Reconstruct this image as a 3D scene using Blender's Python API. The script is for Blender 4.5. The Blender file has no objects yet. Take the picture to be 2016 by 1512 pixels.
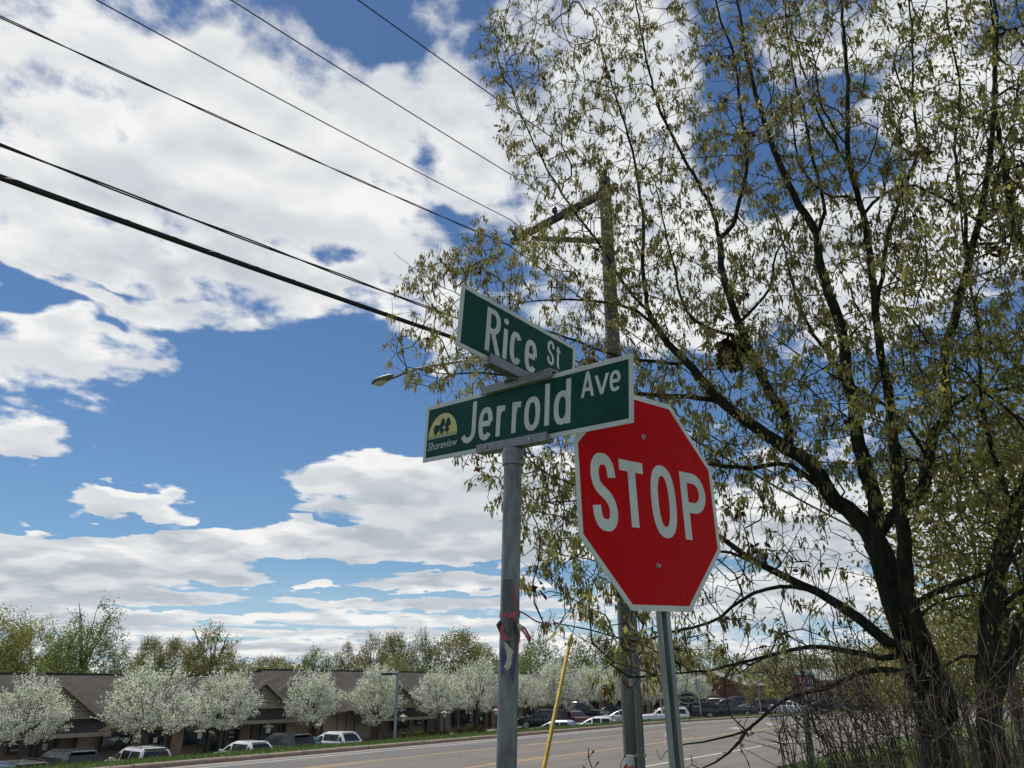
import bpy, bmesh, math, random
import numpy as np
from mathutils import Vector, Matrix

random.seed(7)
rng = np.random.default_rng(11)
SC = bpy.context.scene
COL = SC.collection
R = math.radians

# ---------------------------------------------------------------- camera
CAM_Z = 2.3
PITCH = R(21.2)
FPX = 1520.0                       # focal length in pixels of the 2016 px wide photograph
cam_data = bpy.data.cameras.new('camera')
cam_data.sensor_width = 36.0
cam_data.lens = FPX / 2016.0 * 36.0
cam_data.clip_start = 0.05
cam_data.clip_end = 4000.0
cam = bpy.data.objects.new('camera', cam_data)
COL.objects.link(cam)
cam.location = (0, 0, CAM_Z)
cam.rotation_euler = (R(90) + PITCH, 0, 0)
SC.camera = cam

# ---------------------------------------------------------------- light, exposure
SUN_EL, SUN_AZ = 63.0, -42.0       # azimuth clockwise from the camera's forward axis (+Y)
SUN_STRENGTH, SKY_STRENGTH, EXPOSURE = 3.4, 0.080, 0.15
sun_d = bpy.data.lights.new('sun', 'SUN')
sun_d.energy = SUN_STRENGTH
sun_d.angle = R(0.6)
sun_d.color = (1.0, 0.95, 0.87)
sun = bpy.data.objects.new('sun', sun_d)
COL.objects.link(sun)
sdir = Vector((math.sin(R(SUN_AZ)) * math.cos(R(SUN_EL)), math.cos(R(SUN_AZ)) * math.cos(R(SUN_EL)), math.sin(R(SUN_EL))))
sun.rotation_euler = (-sdir).to_track_quat('-Z', 'Y').to_euler()
sun.location = (0, 0, 60)
SC.view_settings.view_transform = 'Standard'
SC.view_settings.look = 'None'
SC.view_settings.exposure = EXPOSURE
SC.view_settings.gamma = 1.0
SC.view_settings.use_curve_mapping = False
SC.cycles.max_bounces = 6
SC.cycles.transparent_max_bounces = 6
SC.cycles.caustics_reflective = False
SC.cycles.caustics_refractive = False


def ray(px, py):
    """direction of a pixel of the photograph, used only to measure where things stand"""
    x = (px - 1008.0) / FPX
    y = -(py - 756.0) / FPX
    c, s = math.cos(PITCH), math.sin(PITCH)
    return np.array([x, c - y * s, s + y * c])


def at_y(px, py, Y):
    d = ray(px, py)
    return d * (Y / d[1]) + np.array([0, 0, CAM_Z])


def at_r(px, py, D):
    d = ray(px, py)
    return d * (D / math.hypot(d[0], d[1])) + np.array([0, 0, CAM_Z])


def at_z(px, py, z):
    d = ray(px, py)
    return d * ((z - CAM_Z) / d[2]) + np.array([0, 0, CAM_Z])


# ---------------------------------------------------------------- world: sky with broken cumulus
world = bpy.data.worlds.new('World')
SC.world = world
world.use_nodes = True
WT = world.node_tree
WT.nodes.clear()


class NT:
    """terse node building"""
    def __init__(self, tree):
        self.t = tree

    def n(self, kind, **kw):
        o = self.t.nodes.new(kind)
        for k, v in kw.items():
            setattr(o, k, v)
        return o

    def put(self, sock, v):
        if isinstance(v, bpy.types.NodeSocket):
            self.t.links.new(v, sock)
        elif v is not None:
            sock.default_value = v

    def m(self, op, a, b=None, c=None, clamp=False):
        o = self.n('ShaderNodeMath', operation=op, use_clamp=clamp)
        self.put(o.inputs[0], a)
        if b is not None:
            self.put(o.inputs[1], b)
        if c is not None:
            self.put(o.inputs[2], c)
        return o.outputs[0]

    def vm(self, op, a, b=None, scale=None):
        o = self.n('ShaderNodeVectorMath', operation=op)
        self.put(o.inputs[0], a)
        if b is not None:
            self.put(o.inputs[1], b)
        if scale is not None:
            self.put(o.inputs['Scale'], scale)
        return o.outputs['Value'] if op in ('LENGTH', 'DISTANCE', 'DOT_PRODUCT') else o.outputs[0]

    def comb(self, x, y, z=0.0):
        o = self.n('ShaderNodeCombineXYZ')
        for i, v in enumerate((x, y, z)):
            self.put(o.inputs[i], v)
        return o.outputs[0]

    def sep(self, v):
        o = self.n('ShaderNodeSeparateXYZ')
        self.put(o.inputs[0], v)
        return o.outputs

    def noise(self, vec, scale, detail=4.0, rough=0.5, lac=2.0, dist=0.0):
        o = self.n('ShaderNodeTexNoise')
        self.put(o.inputs['Vector'], vec)
        for k, v in (('Scale', scale), ('Detail', detail), ('Roughness', rough), ('Lacunarity', lac), ('Distortion', dist)):
            self.put(o.inputs[k], v)
        return o.outputs['Fac']

    def maprange(self, v, a, b, c=0.0, d=1.0, smooth=False):
        o = self.n('ShaderNodeMapRange')
        if smooth:
            o.interpolation_type = 'SMOOTHSTEP'
        for i, x in enumerate((v, a, b, c, d)):
            self.put(o.inputs[i], x)
        return o.outputs[0]

    def ramp(self, v, stops):
        o = self.n('ShaderNodeValToRGB')
        self.put(o.inputs[0], v)
        el = o.color_ramp.elements
        while len(el) > 1:
            el.remove(el[-1])
        el[0].position, el[0].color = stops[0][0], (*stops[0][1], 1)
        for p, c in stops[1:]:
            e = el.new(p)
            e.color = (*c, 1)
        return o.outputs[0]

    def mix(self, f, a, b, blend='MIX'):
        o = self.n('ShaderNodeMix', data_type='RGBA', blend_type=blend)
        self.put(o.inputs[0], f)
        for i, v in ((6, a), (7, b)):
            if not isinstance(v, bpy.types.NodeSocket):
                v = (*v, 1) if len(v) == 3 else v
            self.put(o.inputs[i], v)
        return o.outputs[2]


# clouds measured as centre / half-size in the photograph and turned into azimuth, elevation: (px, py, half w, half h, weight)
CLOUDS = [
    (240, 230, 600, 330, .50), (700, 330, 330, 260, .42), (930, 190, 170, 170, .34), (640, 530, 260, 90, .30), (-60, 300, 320, 330, .40), (120, 500, 260, 60, .2),
    (90, 690, 150, 125, .52), (340, 690, 95, 50, .34), (290, 590, 150, 36, .26), (285, 765, 80, 22, .22), (495, 640, 48, 40, .34),
    (70, 868, 120, 42, .62),
    (255, 992, 165, 34, .70), (340, 1042, 36, 16, .30),
    (790, 945, 235, 62, .78), (1030, 955, 280, 75, .6), (740, 1062, 320, 46, .80), (520, 1066, 110, 34, .3), (1020, 1070, 180, 45, .4), (920, 1010, 220, 40, .3),
    (150, 1082, 290, 42, .85), (60, 1120, 300, 36, .55), (300, 1120, 230, 26, .45), (440, 1140, 100, 15, .5), (180, 1170, 280, 16, .6), (60, 1200, 220, 22, .5),
    (620, 1155, 40, 9, .60), (900, 1146, 180, 22, .72), (690, 1192, 130, 10, .60), (940, 1190, 180, 12, .5), (300, 1215, 330, 10, .55), (760, 1222, 300, 10, .50), (420, 1243, 420, 9, .48), (800, 1250, 300, 9, .46), (300, 1275, 500, 12, .44),
    (1000, 1280, 600, 18, .40),
    (1250, 140, 190, 270, .62), (1740, 30, 330, 80, .52), (1900, 260, 210, 260, .62), (1480, 520, 300, 130, .60), (1220, 470, 170, 200, .55),
    (1800, 560, 260, 110, .45), (1330, 640, 180, 60, .42), (1560, 1030, 300, 80, .58), (1500, 1170, 330, 55, .48), (1900, 1010, 160, 110, .48),
    (870, 700, 70, 60, .36), (900, 620, 60, 60, .25),
]
GAPS = [
    (725, 45, 95, 60, .55), (800, 100, 75, 50, .45), (930, 100, 45, 30, .30), (965, 25, 60, 45, .4), (700, 15, 60, 40, .35), (840, 325, 42, 60, .40), (875, 415, 60, 32, .34), (690, 518, 58, 40, .36), (520, 488, 80, 22, .24),
    (235, 320, 30, 30, .22), (330, 390, 50, 30, .20), (355, 20, 60, 26, .20), (60, 580, 130, 28, .50), (200, 545, 110, 16, .30), (230, 640, 60, 18, .35),
    (620, 760, 260, 120, .70), (420, 860, 280, 80, .60), (470, 985, 100, 60, .50), (60, 965, 90, 40, .42), (300, 910, 160, 36, .5), (690, 1005, 60, 12, .2), (690, 835, 220, 40, .45), (560, 690, 110, 40, .35), (180, 935, 160, 26, .4),
    (30, 1005, 120, 48, .75), (140, 1036, 170, 13, .75), (340, 1030, 130, 12, .6), (480, 1000, 80, 42, .6), (610, 1016, 110, 9, .38), (930, 1013, 70, 5, .3), (0, 925, 120, 40, .4),
    (640, 1124, 150, 22, .55), (880, 1117, 150, 9, .40), (560, 1166, 70, 12, .40), (700, 1168, 90, 9, .4), (480, 1195, 120, 9, .35), (250, 1195, 160, 6, .25), (900, 1172, 160, 6, .3), (560, 1232, 200, 5, .25),
    (1455, 240, 85, 160, .58), (1600, 325, 130, 55, .48), (1420, 90, 60, 50, .25), (1320, 790, 130, 60, .40), (1560, 770, 170, 70, .34), (1800, 480, 60, 40, .32), (1880, 800, 150, 70, .25), (1270, 560, 40, 30, .22), (1450, 1110, 110, 22, .28), (1180, 1130, 140, 20, .28),
]


def build_sky():
    N = NT(WT)
    tc = N.n('ShaderNodeTexCoord')
    d = N.vm('NORMALIZE', tc.outputs['Generated'])
    x, y, z = N.sep(d)[0:3]
    zc = N.m('MAXIMUM', z, 0.0)
    azim = N.m('ARCTAN2', x, y)
    elev = N.m('ARCSINE', zc)
    ang = N.comb(azim, elev, 0.0)
    # ragged edges: displace the layout with noise before it is read
    den = N.m('ADD', zc, 0.12)
    pl = N.comb(N.m('DIVIDE', x, den), N.m('DIVIDE', y, den), 0.0)
    w1 = N.n('ShaderNodeTexNoise')
    N.put(w1.inputs['Vector'], pl)
    w1.inputs['Scale'].default_value = 5.0
    w1.inputs['Detail'].default_value = 3.0
    warp = N.vm('SUBTRACT', w1.outputs['Color'], (0.5, 0.5, 0.5))
    amp = N.maprange(zc, 0.05, 0.45, 0.012, 0.15)
    ang_w = N.vm('ADD', ang, N.vm('SCALE', warp, scale=amp))

    def blobs(lst, a_vec):
        tot = None
        for px, py, hw, hh, wgt in lst:
            dr = ray(px, py)
            a0 = math.atan2(dr[0], dr[1])
            e0 = math.asin(dr[2] / np.linalg.norm(dr))
            dr2 = ray(px + hw, py)
            dr3 = ray(px, py - hh)
            ha = abs(math.atan2(dr2[0], dr2[1]) - a0)
            he = abs(math.asin(dr3[2] / np.linalg.norm(dr3)) - e0)
            gd = N.n('ShaderNodeTexGradient', gradient_type='SPHERICAL')
            gd.texture_mapping.vector_type = 'TEXTURE'
            gd.texture_mapping.translation = (a0, e0, 0)
            gd.texture_mapping.scale = (ha * 1.35, he * 1.35, 1)
            N.put(gd.inputs[0], a_vec)
            tot = N.m('MULTIPLY', gd.outputs[1], wgt * 1.35) if tot is None else N.m('MULTIPLY_ADD', gd.outputs[1], wgt * 1.35, tot)
        return tot

    pos = N.m('MINIMUM', blobs(CLOUDS, ang_w), 0.62)
    neg = N.m('MINIMUM', blobs(GAPS, ang_w), 0.62)
    bias = N.m('SUBTRACT', pos, neg)
    # beyond the measured field of view the same broken cover goes on
    inside = N.m('MULTIPLY', N.maprange(N.m('ABSOLUTE', N.m('SUBTRACT', azim, 0.02)), 0.62, 0.85, 1.0, 0.0, smooth=True), N.maprange(elev, 0.80, 0.98, 1.0, 0.0, smooth=True))
    bias = N.m('ADD', N.m('MULTIPLY', bias, inside), N.m('MULTIPLY', N.m('SUBTRACT', 1.0, inside), 0.12))

    famp = N.maprange(zc, 0.1, 0.55, 0.85, 1.55)

    def dens(vec):
        big = N.noise(vec, 2.3, 3.0, 0.5)
        fine = N.noise(vec, 6.0, 9.0, 0.57, 2.05, 0.12)
        return N.m('ADD', N.m('MULTIPLY', N.m('SUBTRACT', big, 0.5), 0.75), N.m('MULTIPLY', N.m('SUBTRACT', fine, 0.5), famp))

    den2 = N.m('ADD', N.m('MULTIPLY', zc, 1.06), 0.136)
    pl2 = N.comb(N.m('DIVIDE', x, den2), N.m('DIVIDE', y, den2), 0.0)
    n1 = dens(pl)
    n2 = dens(pl2)
    low = N.maprange(zc, 0.0, 0.10, 0.10, 0.0)
    billow = N.m('SUBTRACT', N.noise(N.vm('MULTIPLY', ang, (1.0, 1.5, 1.0)), 17.0, 7.0, 0.56), 0.5)
    billow = N.m('MULTIPLY', billow, N.maprange(zc, 0.08, 0.20, 0.0, 0.85))
    D = N.m('ADD', N.m('ADD', N.m('ADD', n1, billow), bias), low)
    cover = N.maprange(D, 0.0, N.maprange(zc, 0.1, 0.6, 0.22, 0.50), 0.0, 1.0, smooth=True)
    thick = N.maprange(D, 0.10, 0.75, 0.0, 1.0)
    # cloud standing above a point shades it: bright crowns, grey flat bases
    above = N.m('MINIMUM', blobs([c for c in CLOUDS if c[1] > 850], N.vm('ADD', ang_w, (0.0, 0.030, 0.0))), 0.62)
    here = N.m('MINIMUM', pos, 0.62)
    lowz = N.maprange(zc, 0.22, 0.32, 1.0, 0.0)
    base = N.m('MULTIPLY', N.maprange(above, 0.05, 0.55), lowz)
    s1 = N.noise(pl, 3.2, 4.0, 0.5)
    s2 = N.noise(pl2, 3.2, 4.0, 0.5)
    up = N.m('SUBTRACT', s1, s2)
    lit = N.maprange(up, -0.07, 0.09, 0.0, 1.0)
    soft = N.noise(pl, 1.7, 5.0, 0.5)
    gray = N.m('MULTIPLY', thick, N.maprange(soft, 0.38, 0.64, 0.15, 1.0))
    shade = N.m('SUBTRACT', N.m('ADD', 0.84, N.m('MULTIPLY', lit, 0.26)), N.m('MULTIPLY', gray, N.maprange(zc, 0.2, 0.4, 0.24, 0.40)))
    shade = N.m('SUBTRACT', shade, N.m('MULTIPLY', base, 0.30), clamp=True)
    cover = N.m('MULTIPLY', cover, N.maprange(z, -0.01, 0.0))
    ccol = N.ramp(shade, [(0.0, (0.34, 0.39, 0.46)), (0.35, (0.47, 0.52, 0.58)), (0.7, (0.70, 0.74, 0.78)), (1.0, (0.97, 0.97, 0.96))])
    sky = N.n('ShaderNodeTexSky', sky_type='NISHITA')
    sky.sun_disc = False
    sky.sun_elevation = R(SUN_EL)
    sky.sun_rotation = R(SUN_AZ)
    sky.air_density = 1.0
    sky.dust_density = 0.1
    sky.ozone_density = 1.6
    deep = N.mix(1.0, sky.outputs[0], (0.60, 0.77, 0.92), 'MULTIPLY')
    deep = N.mix(N.maprange(zc, 0.0, 0.16, 0.72, 0.0, smooth=True), deep, (5.6, 7.4, 9.3))
    bg1 = N.n('ShaderNodeBackground')
    N.put(bg1.inputs[0], deep)
    bg1.inputs[1].default_value = SKY_STRENGTH
    bg2 = N.n('ShaderNodeBackground')
    N.put(bg2.inputs[0], ccol)
    bg2.inputs[1].default_value = 0.85
    mx = N.n('ShaderNodeMixShader')
    N.put(mx.inputs[0], cover)
    WT.links.new(bg1.outputs[0], mx.inputs[1])
    WT.links.new(bg2.outputs[0], mx.inputs[2])
    out = N.n('ShaderNodeOutputWorld')
    WT.links.new(mx.outputs[0], out.inputs[0])


build_sky()
world.cycles.sampling_method = 'MANUAL'
world.cycles.sample_map_resolution = 512

# ---------------------------------------------------------------- helpers
def tag(o, label=None, cat=None, group=None, kind=None):
    if label: o['label'] = label
    if cat: o['category'] = cat
    if group: o['group'] = group
    if kind: o['kind'] = kind
    return o


def empty(name, loc, rz=0.0, label=None, cat=None, group=None):
    o = bpy.data.objects.new(name, None)
    COL.objects.link(o)
    o.location = loc
    o.rotation_euler = (0, 0, rz)
    o.empty_display_size = 0.2
    return tag(o, label, cat, group)


class MB:
    """collects faces; build() links them as one mesh object"""
    def __init__(self):
        self.v, self.f, self.mi = [], [], []
        self.cur = 0

    def add(self, verts, faces):
        b = len(self.v)
        self.v += [tuple(map(float, p)) for p in verts]
        self.f += [tuple(i + b for i in q) for q in faces]
        self.mi += [self.cur] * len(faces)
        return self

    def box(self, c, s, rz=0.0, M=None):
        hx, hy, hz = s[0] / 2, s[1] / 2, s[2] / 2
        ca, sa = math.cos(rz), math.sin(rz)
        pts = []
        for k in (-hz, hz):
            for i, j in ((-hx, -hy), (hx, -hy), (hx, hy), (-hx, hy)):
                p = Vector((c[0] + i * ca - j * sa, c[1] + i * sa + j * ca, c[2] + k))
                pts.append(M @ p if M else p)
        return self.add(pts, [(3, 2, 1, 0), (4, 5, 6, 7), (0, 1, 5, 4), (1, 2, 6, 5), (2, 3, 7, 6), (3, 0, 4, 7)])

    def tube(self, pts, rad, n=10, caps=True):
        pts = [Vector(p) for p in pts]
        if not isinstance(rad, (list, tuple, np.ndarray)):
            rad = [rad] * len(pts)
        vs, fs = [], []
        ref = None
        for i, p in enumerate(pts):
            a = pts[max(i - 1, 0)]
            b = pts[min(i + 1, len(pts) - 1)]
            t = (b - a).normalized()
            if ref is None:
                ref = Vector((1, 0, 0)) if abs(t.x) < 0.8 else Vector((0, 1, 0))
            u = (ref - t * ref.dot(t)).normalized()
            ref = u
            w = t.cross(u)
            for k in range(n):
                an = 2 * math.pi * k / n
                vs.append(p + (u * math.cos(an) + w * math.sin(an)) * rad[i])
        for i in range(len(pts) - 1):
            for k in range(n):
                k2 = (k + 1) % n
                fs.append((i * n + k, i * n + k2, (i + 1) * n + k2, (i + 1) * n + k))
        if caps:
            fs.append(tuple(range(n))[::-1])
            fs.append(tuple(range((len(pts) - 1) * n, len(pts) * n)))
        return self.add(vs, fs)

    def prism(self, poly, z0, z1, M=None):
        """poly in xy, extruded along z; M moves it"""
        n = len(poly)
        pts = [Vector((p[0], p[1], z0)) for p in poly] + [Vector((p[0], p[1], z1)) for p in poly]
        if M: pts = [M @ p for p in pts]
        fs = [tuple(range(n))[::-1], tuple(range(n, 2 * n))] + [(i, (i + 1) % n, n + (i + 1) % n, n + i) for i in range(n)]
        return self.add(pts, fs)

    def lathe(self, prof, n=16, M=None):
        pts = []
        for r, z in prof:
            for k in range(n):
                a = 2 * math.pi * k / n
                p = Vector((r * math.cos(a), r * math.sin(a), z))
                pts.append(M @ p if M else p)
        fs = []
        for i in range(len(prof) - 1):
            for k in range(n):
                k2 = (k + 1) % n
                fs.append((i * n + k, i * n + k2, (i + 1) * n + k2, (i + 1) * n + k))
        fs.append(tuple(range(n))[::-1])
        fs.append(tuple(range((len(prof) - 1) * n, len(prof) * n)))
        return self.add(pts, fs)

    def mesh(self, name, mats, smooth=False):
        me = bpy.data.meshes.new(name)
        me.from_pydata(self.v, [], self.f)
        mats = mats if isinstance(mats, (list, tuple)) else [mats]
        for m in mats: me.materials.append(m)
        if len(mats) > 1: me.polygons.foreach_set('material_index', self.mi)
        if smooth: me.polygons.foreach_set('use_smooth', [True] * len(self.f))
        me.update()
        return me

    def build(self, name, mats, parent=None, smooth=False, bevel=0.0, M=None):
        me = self.mesh(name, mats, smooth)
        if M is not None: me.transform(M)
        o = bpy.data.objects.new(name, me)
        COL.objects.link(o)
        if parent: o.parent = parent
        if smooth and hasattr(me, 'shade_smooth'):
            me.set_sharp_from_angle(angle=R(40))
        if bevel:
            b = o.modifiers.new('bevel', 'BEVEL')
            b.width = bevel
            b.segments = 2
            b.limit_method = 'ANGLE'
        return o


def obj(name, me, parent=None, loc=None):
    o = bpy.data.objects.new(name, me)
    COL.objects.link(o)
    if parent: o.parent = parent
    if loc is not None: o.location = loc
    return o


def copy_tree(o, parent=None):
    c = o.copy()
    COL.objects.link(c)
    c.parent = parent
    for ch in list(o.children):
        copy_tree(ch, c)
    return c


def quads_mesh(name, V, mat, colors=None, nper=4):
    """V: (n, nper, 3) faces, optional colour per face"""
    n = len(V)
    me = bpy.data.meshes.new(name)
    me.vertices.add(n * nper)
    me.vertices.foreach_set('co', np.ascontiguousarray(V, dtype=np.float32).ravel())
    me.loops.add(n * nper)
    me.loops.foreach_set('vertex_index', np.arange(n * nper, dtype=np.int32))
    me.polygons.add(n)
    me.polygons.foreach_set('loop_start', np.arange(0, n * nper, nper, dtype=np.int32))
    if colors is not None:
        at = me.attributes.new('tint', 'FLOAT_COLOR', 'FACE')
        c4 = np.ones((n, 4), np.float32)
        c4[:, :3] = colors
        at.data.foreach_set('color', c4.ravel())
    me.update(calc_edges=True)
    for m in (mat if isinstance(mat, list) else [mat]):
        me.materials.append(m)
    return me


# ---------------------------------------------------------------- materials
MATS = {}


def mat(name, base, rough=0.6, metal=0.0, spec=0.5, var=0.0, scale=8.0, detail=4.0, bump=0.0, bump_scale=None, coat=0.0, second=None, stretch=None, subsurface=None):
    """principled material whose colour drifts between base*(1-var), base*(1+var) or towards `second` over object-space noise"""
    m = bpy.data.materials.new(name)
    m.use_nodes = True
    T = m.node_tree
    N = NT(T)
    bs = T.nodes['Principled BSDF']
    bs.inputs['Roughness'].default_value = rough
    bs.inputs['Metallic'].default_value = metal
    bs.inputs['Specular IOR Level'].default_value = spec
    bs.inputs['Coat Weight'].default_value = coat
    tc = N.n('ShaderNodeTexCoord')
    vec = tc.outputs['Object']
    if stretch:
        vec = N.vm('MULTIPLY', vec, stretch)
    if var or second:
        f = N.noise(vec, scale, detail, 0.6)
        f = N.maprange(f, 0.3, 0.7)
        a = tuple(max(0, c * (1 - var)) for c in base)
        b = second if second else tuple(min(1, c * (1 + var)) for c in base)
        N.put(bs.inputs['Base Color'], N.mix(f, a, b))
        r = N.maprange(N.noise(vec, scale * 2.3, 3.0), 0.3, 0.7, max(0.05, rough - 0.1), min(1, rough + 0.1))
        N.put(bs.inputs['Roughness'], r)
    else:
        bs.inputs['Base Color'].default_value = (*base, 1)
    if bump:
        bn = N.n('ShaderNodeBump')
        bn.inputs['Strength'].default_value = bump
        bn.inputs['Distance'].default_value = 0.02
        N.put(bn.inputs['Height'], N.noise(vec, bump_scale or scale * 4, 5.0, 0.6))
        N.put(bs.inputs['Normal'], bn.outputs[0])
    MATS[name] = m
    return m


def leaf_mat(name, trans=0.35, rough=0.55, base=None):
    m = bpy.data.materials.new(name)
    m.use_nodes = True
    T = m.node_tree
    N = NT(T)
    T.nodes.clear()
    at = N.n('ShaderNodeAttribute', attribute_name='tint')
    df = N.n('ShaderNodeBsdfPrincipled')
    df.inputs['Roughness'].default_value = rough
    df.inputs['Specular IOR Level'].default_value = 0.25
    tr = N.n('ShaderNodeBsdfTranslucent')
    T.links.new(at.outputs['Color'], df.inputs['Base Color'])
    T.links.new(at.outputs['Color'], tr.inputs['Color'])
    mx = N.n('ShaderNodeMixShader')
    mx.inputs[0].default_value = trans
    T.links.new(df.outputs[0], mx.inputs[1])
    T.links.new(tr.outputs[0], mx.inputs[2])
    o = N.n('ShaderNodeOutputMaterial')
    T.links.new(mx.outputs[0], o.inputs[0])
    MATS[name] = m
    return m


mat('galvanised', (0.20, 0.215, 0.225), 0.52, 0.5, var=0.42, scale=30, detail=6, bump=0.04, stretch=(1, 1, .35))
mat('post_steel', (0.27, 0.30, 0.30), 0.55, 0.45, var=0.28, scale=18, detail=6, bump=0.05, stretch=(1, 1, .25))
mat('bracket_alu', (0.24, 0.24, 0.25), 0.5, 0.5, var=0.15, scale=30)
mat('green_film', (0.003, 0.062, 0.046), 0.42, spec=0.14, var=0.20, scale=11, detail=7)
mat('white_film', (0.64, 0.65, 0.64), 0.5, spec=.2, var=0.13, scale=16, detail=8)
mat('stop_white', (0.70, 0.72, 0.70), 0.5, spec=.2, var=0.10, scale=10, detail=8)
mat('yellow_film', (0.66, 0.52, 0.10), 0.45, second=(0.72, 0.66, 0.34), scale=14)
mat('bolt_steel', (0.42, 0.41, 0.39), 0.35, 0.9, var=0.3, scale=60)
mat('pole_wood', (0.135, 0.125, 0.112), 0.85, var=0.5, scale=9, detail=8, bump=0.5, bump_scale=30, stretch=(1, 1, .12))
mat('arm_wood', (0.10, 0.095, 0.09), 0.85, var=0.4, scale=12, detail=6, bump=0.3, stretch=(.15, 1, 1))
mat('conduit', (0.16, 0.175, 0.19), 0.5, 0.4, var=0.15, scale=14)
mat('porcelain', (0.05, 0.055, 0.06), 0.25, var=0.1)
mat('cable', (0.012, 0.012, 0.013), 0.55, var=0.3, scale=20)
mat('lamp_grey', (0.13, 0.15, 0.145), 0.45, 0.2, var=0.1)
mat('lamp_lens', (0.55, 0.56, 0.52), 0.2, spec=0.6, var=0.1)
mat('black_metal', (0.012, 0.012, 0.013), 0.4, 0.2, var=0.2)
mat('marker_yellow', (0.50, 0.33, 0.02), 0.55, var=0.35, scale=18, detail=7, stretch=(1, 1, .3))
mat('cap_white', (0.66, 0.64, 0.60), 0.6, var=0.12, scale=30)
mat('marker_orange', (0.70, 0.13, 0.02), 0.55, var=0.2, scale=30)
mat('ribbon', (0.44, 0.10, 0.14), 0.6, var=0.35, scale=40)
mat('purple_film', (0.085, 0.055, 0.17), 0.5, var=0.35, scale=30)
mat('pale_print', (0.58, 0.55, 0.44), 0.6, var=0.25, scale=60)
mat('black_paint', (0.02, 0.025, 0.022), 0.6, second=(0.20, 0.21, 0.21), scale=38, detail=8, stretch=(1, 1, .2))
mat('bark', (0.011, 0.010, 0.008), 0.95, spec=.1, second=(0.060, 0.062, 0.043), scale=20, detail=9, bump=1.0, bump_scale=30, stretch=(1, 1, .35))
mat('twig_bark', (0.028, 0.022, 0.017), 0.9, var=0.4, scale=10)
mat('grey_bark', (0.07, 0.062, 0.052), 0.9, var=0.4, scale=8)
mat('shrub_bark', (0.085, 0.062, 0.048), 0.9, var=0.5, scale=12)
mat('dead_leaf', (0.11, 0.035, 0.016), 0.8, var=0.5, scale=12)
mat('kerb_concrete', (0.30, 0.225, 0.175), 0.85, var=0.22, scale=3.5, detail=7, bump=0.25)
mat('gutter', (0.27, 0.235, 0.20), 0.85, var=0.2, scale=2.5, detail=7, bump=0.2)
mat('sidewalk', (0.33, 0.29, 0.25), 0.85, var=0.15, scale=2, detail=6)
mat('line_white', (0.62, 0.62, 0.60), 0.7, second=(0.42, 0.41, 0.39), scale=6, detail=8)
mat('line_yellow', (0.54, 0.34, 0.09), 0.7, second=(0.40, 0.29, 0.14), scale=6, detail=8)
mat('brick_wall', (0.23, 0.16, 0.125), 0.9, second=(0.36, 0.27, 0.21), scale=5, detail=8, bump=0.3)
mat('stucco', (0.26, 0.22, 0.18), 0.9, var=0.15, scale=3)
mat('siding', (0.42, 0.35, 0.27), 0.75, var=0.12, scale=3, detail=5)
mat('trim', (0.12, 0.095, 0.075), 0.7, var=0.12, scale=3)
mat('trim_pale', (0.36, 0.30, 0.24), 0.7, var=0.12, scale=3)
mat('dark_frame', (0.02, 0.02, 0.022), 0.5, var=0.2)
mat('plaque', (0.012, 0.014, 0.02), 0.4, var=0.1)
mat('lantern_glass', (0.70, 0.70, 0.66), 0.3, var=0.06)
mat('far_brick', (0.20, 0.11, 0.08), 0.9, var=0.2, scale=1.5)
mat('far_roof', (0.24, 0.26, 0.25), 0.9, var=0.2, scale=2)
mat('pink_wall', (0.27, 0.155, 0.14), 0.9, var=0.12, scale=1)
mat('sign_blue', (0.02, 0.025, 0.13), 0.45, var=0.2)
mat('sign_red', (0.45, 0.04, 0.03), 0.45, var=0.2)
mat('back_sheet', (0.42, 0.44, 0.47), 0.5, 0.3, var=0.1)
mat('soil', (0.05, 0.035, 0.025), 0.95, var=0.4, scale=3, bump=0.4)
mat('tyre', (0.012, 0.012, 0.012), 0.85, var=0.2)
mat('rim', (0.32, 0.33, 0.34), 0.35, 0.8, var=0.1)
mat('car_trim', (0.015, 0.015, 0.016), 0.5, var=0.2)
mat('tail_red', (0.36, 0.012, 0.012), 0.25, var=0.15)
mat('head_clear', (0.62, 0.63, 0.64), 0.15, spec=0.7, var=0.1)
mat('plate_white', (0.55, 0.56, 0.58), 0.5, var=0.1)
mat('chrome', (0.62, 0.63, 0.65), 0.12, 1.0, var=0.05)
leaf_mat('oak_leaf', 0.5)
leaf_mat('pear_leaf', 0.42, 0.6)
leaf_mat('far_leaf', 0.40, 0.7)
leaf_mat('grass_leaf', 0.30, 0.6)


def glass_mat(name, base, rough=0.05):
    m = mat(name, base, rough, spec=0.8, var=0.25, scale=1.2)
    return m


glass_mat('car_glass', (0.018, 0.022, 0.024))
glass_mat('window_glass', (0.022, 0.026, 0.030))


def paint(name, base, rough=0.28, metal=0.0):
    return mat(name, base, rough, metal, var=0.06, scale=1.5, coat=0.6)


paint('paint_black', (0.010, 0.011, 0.013))
paint('paint_white', (0.72, 0.73, 0.74))
paint('paint_charcoal', (0.035, 0.038, 0.045))
paint('paint_navy', (0.016, 0.018, 0.034))
paint('paint_silver', (0.36, 0.38, 0.41), 0.3, 0.5)
paint('paint_teal', (0.020, 0.09, 0.10))
paint('paint_maroon', (0.06, 0.010, 0.012))


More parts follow.
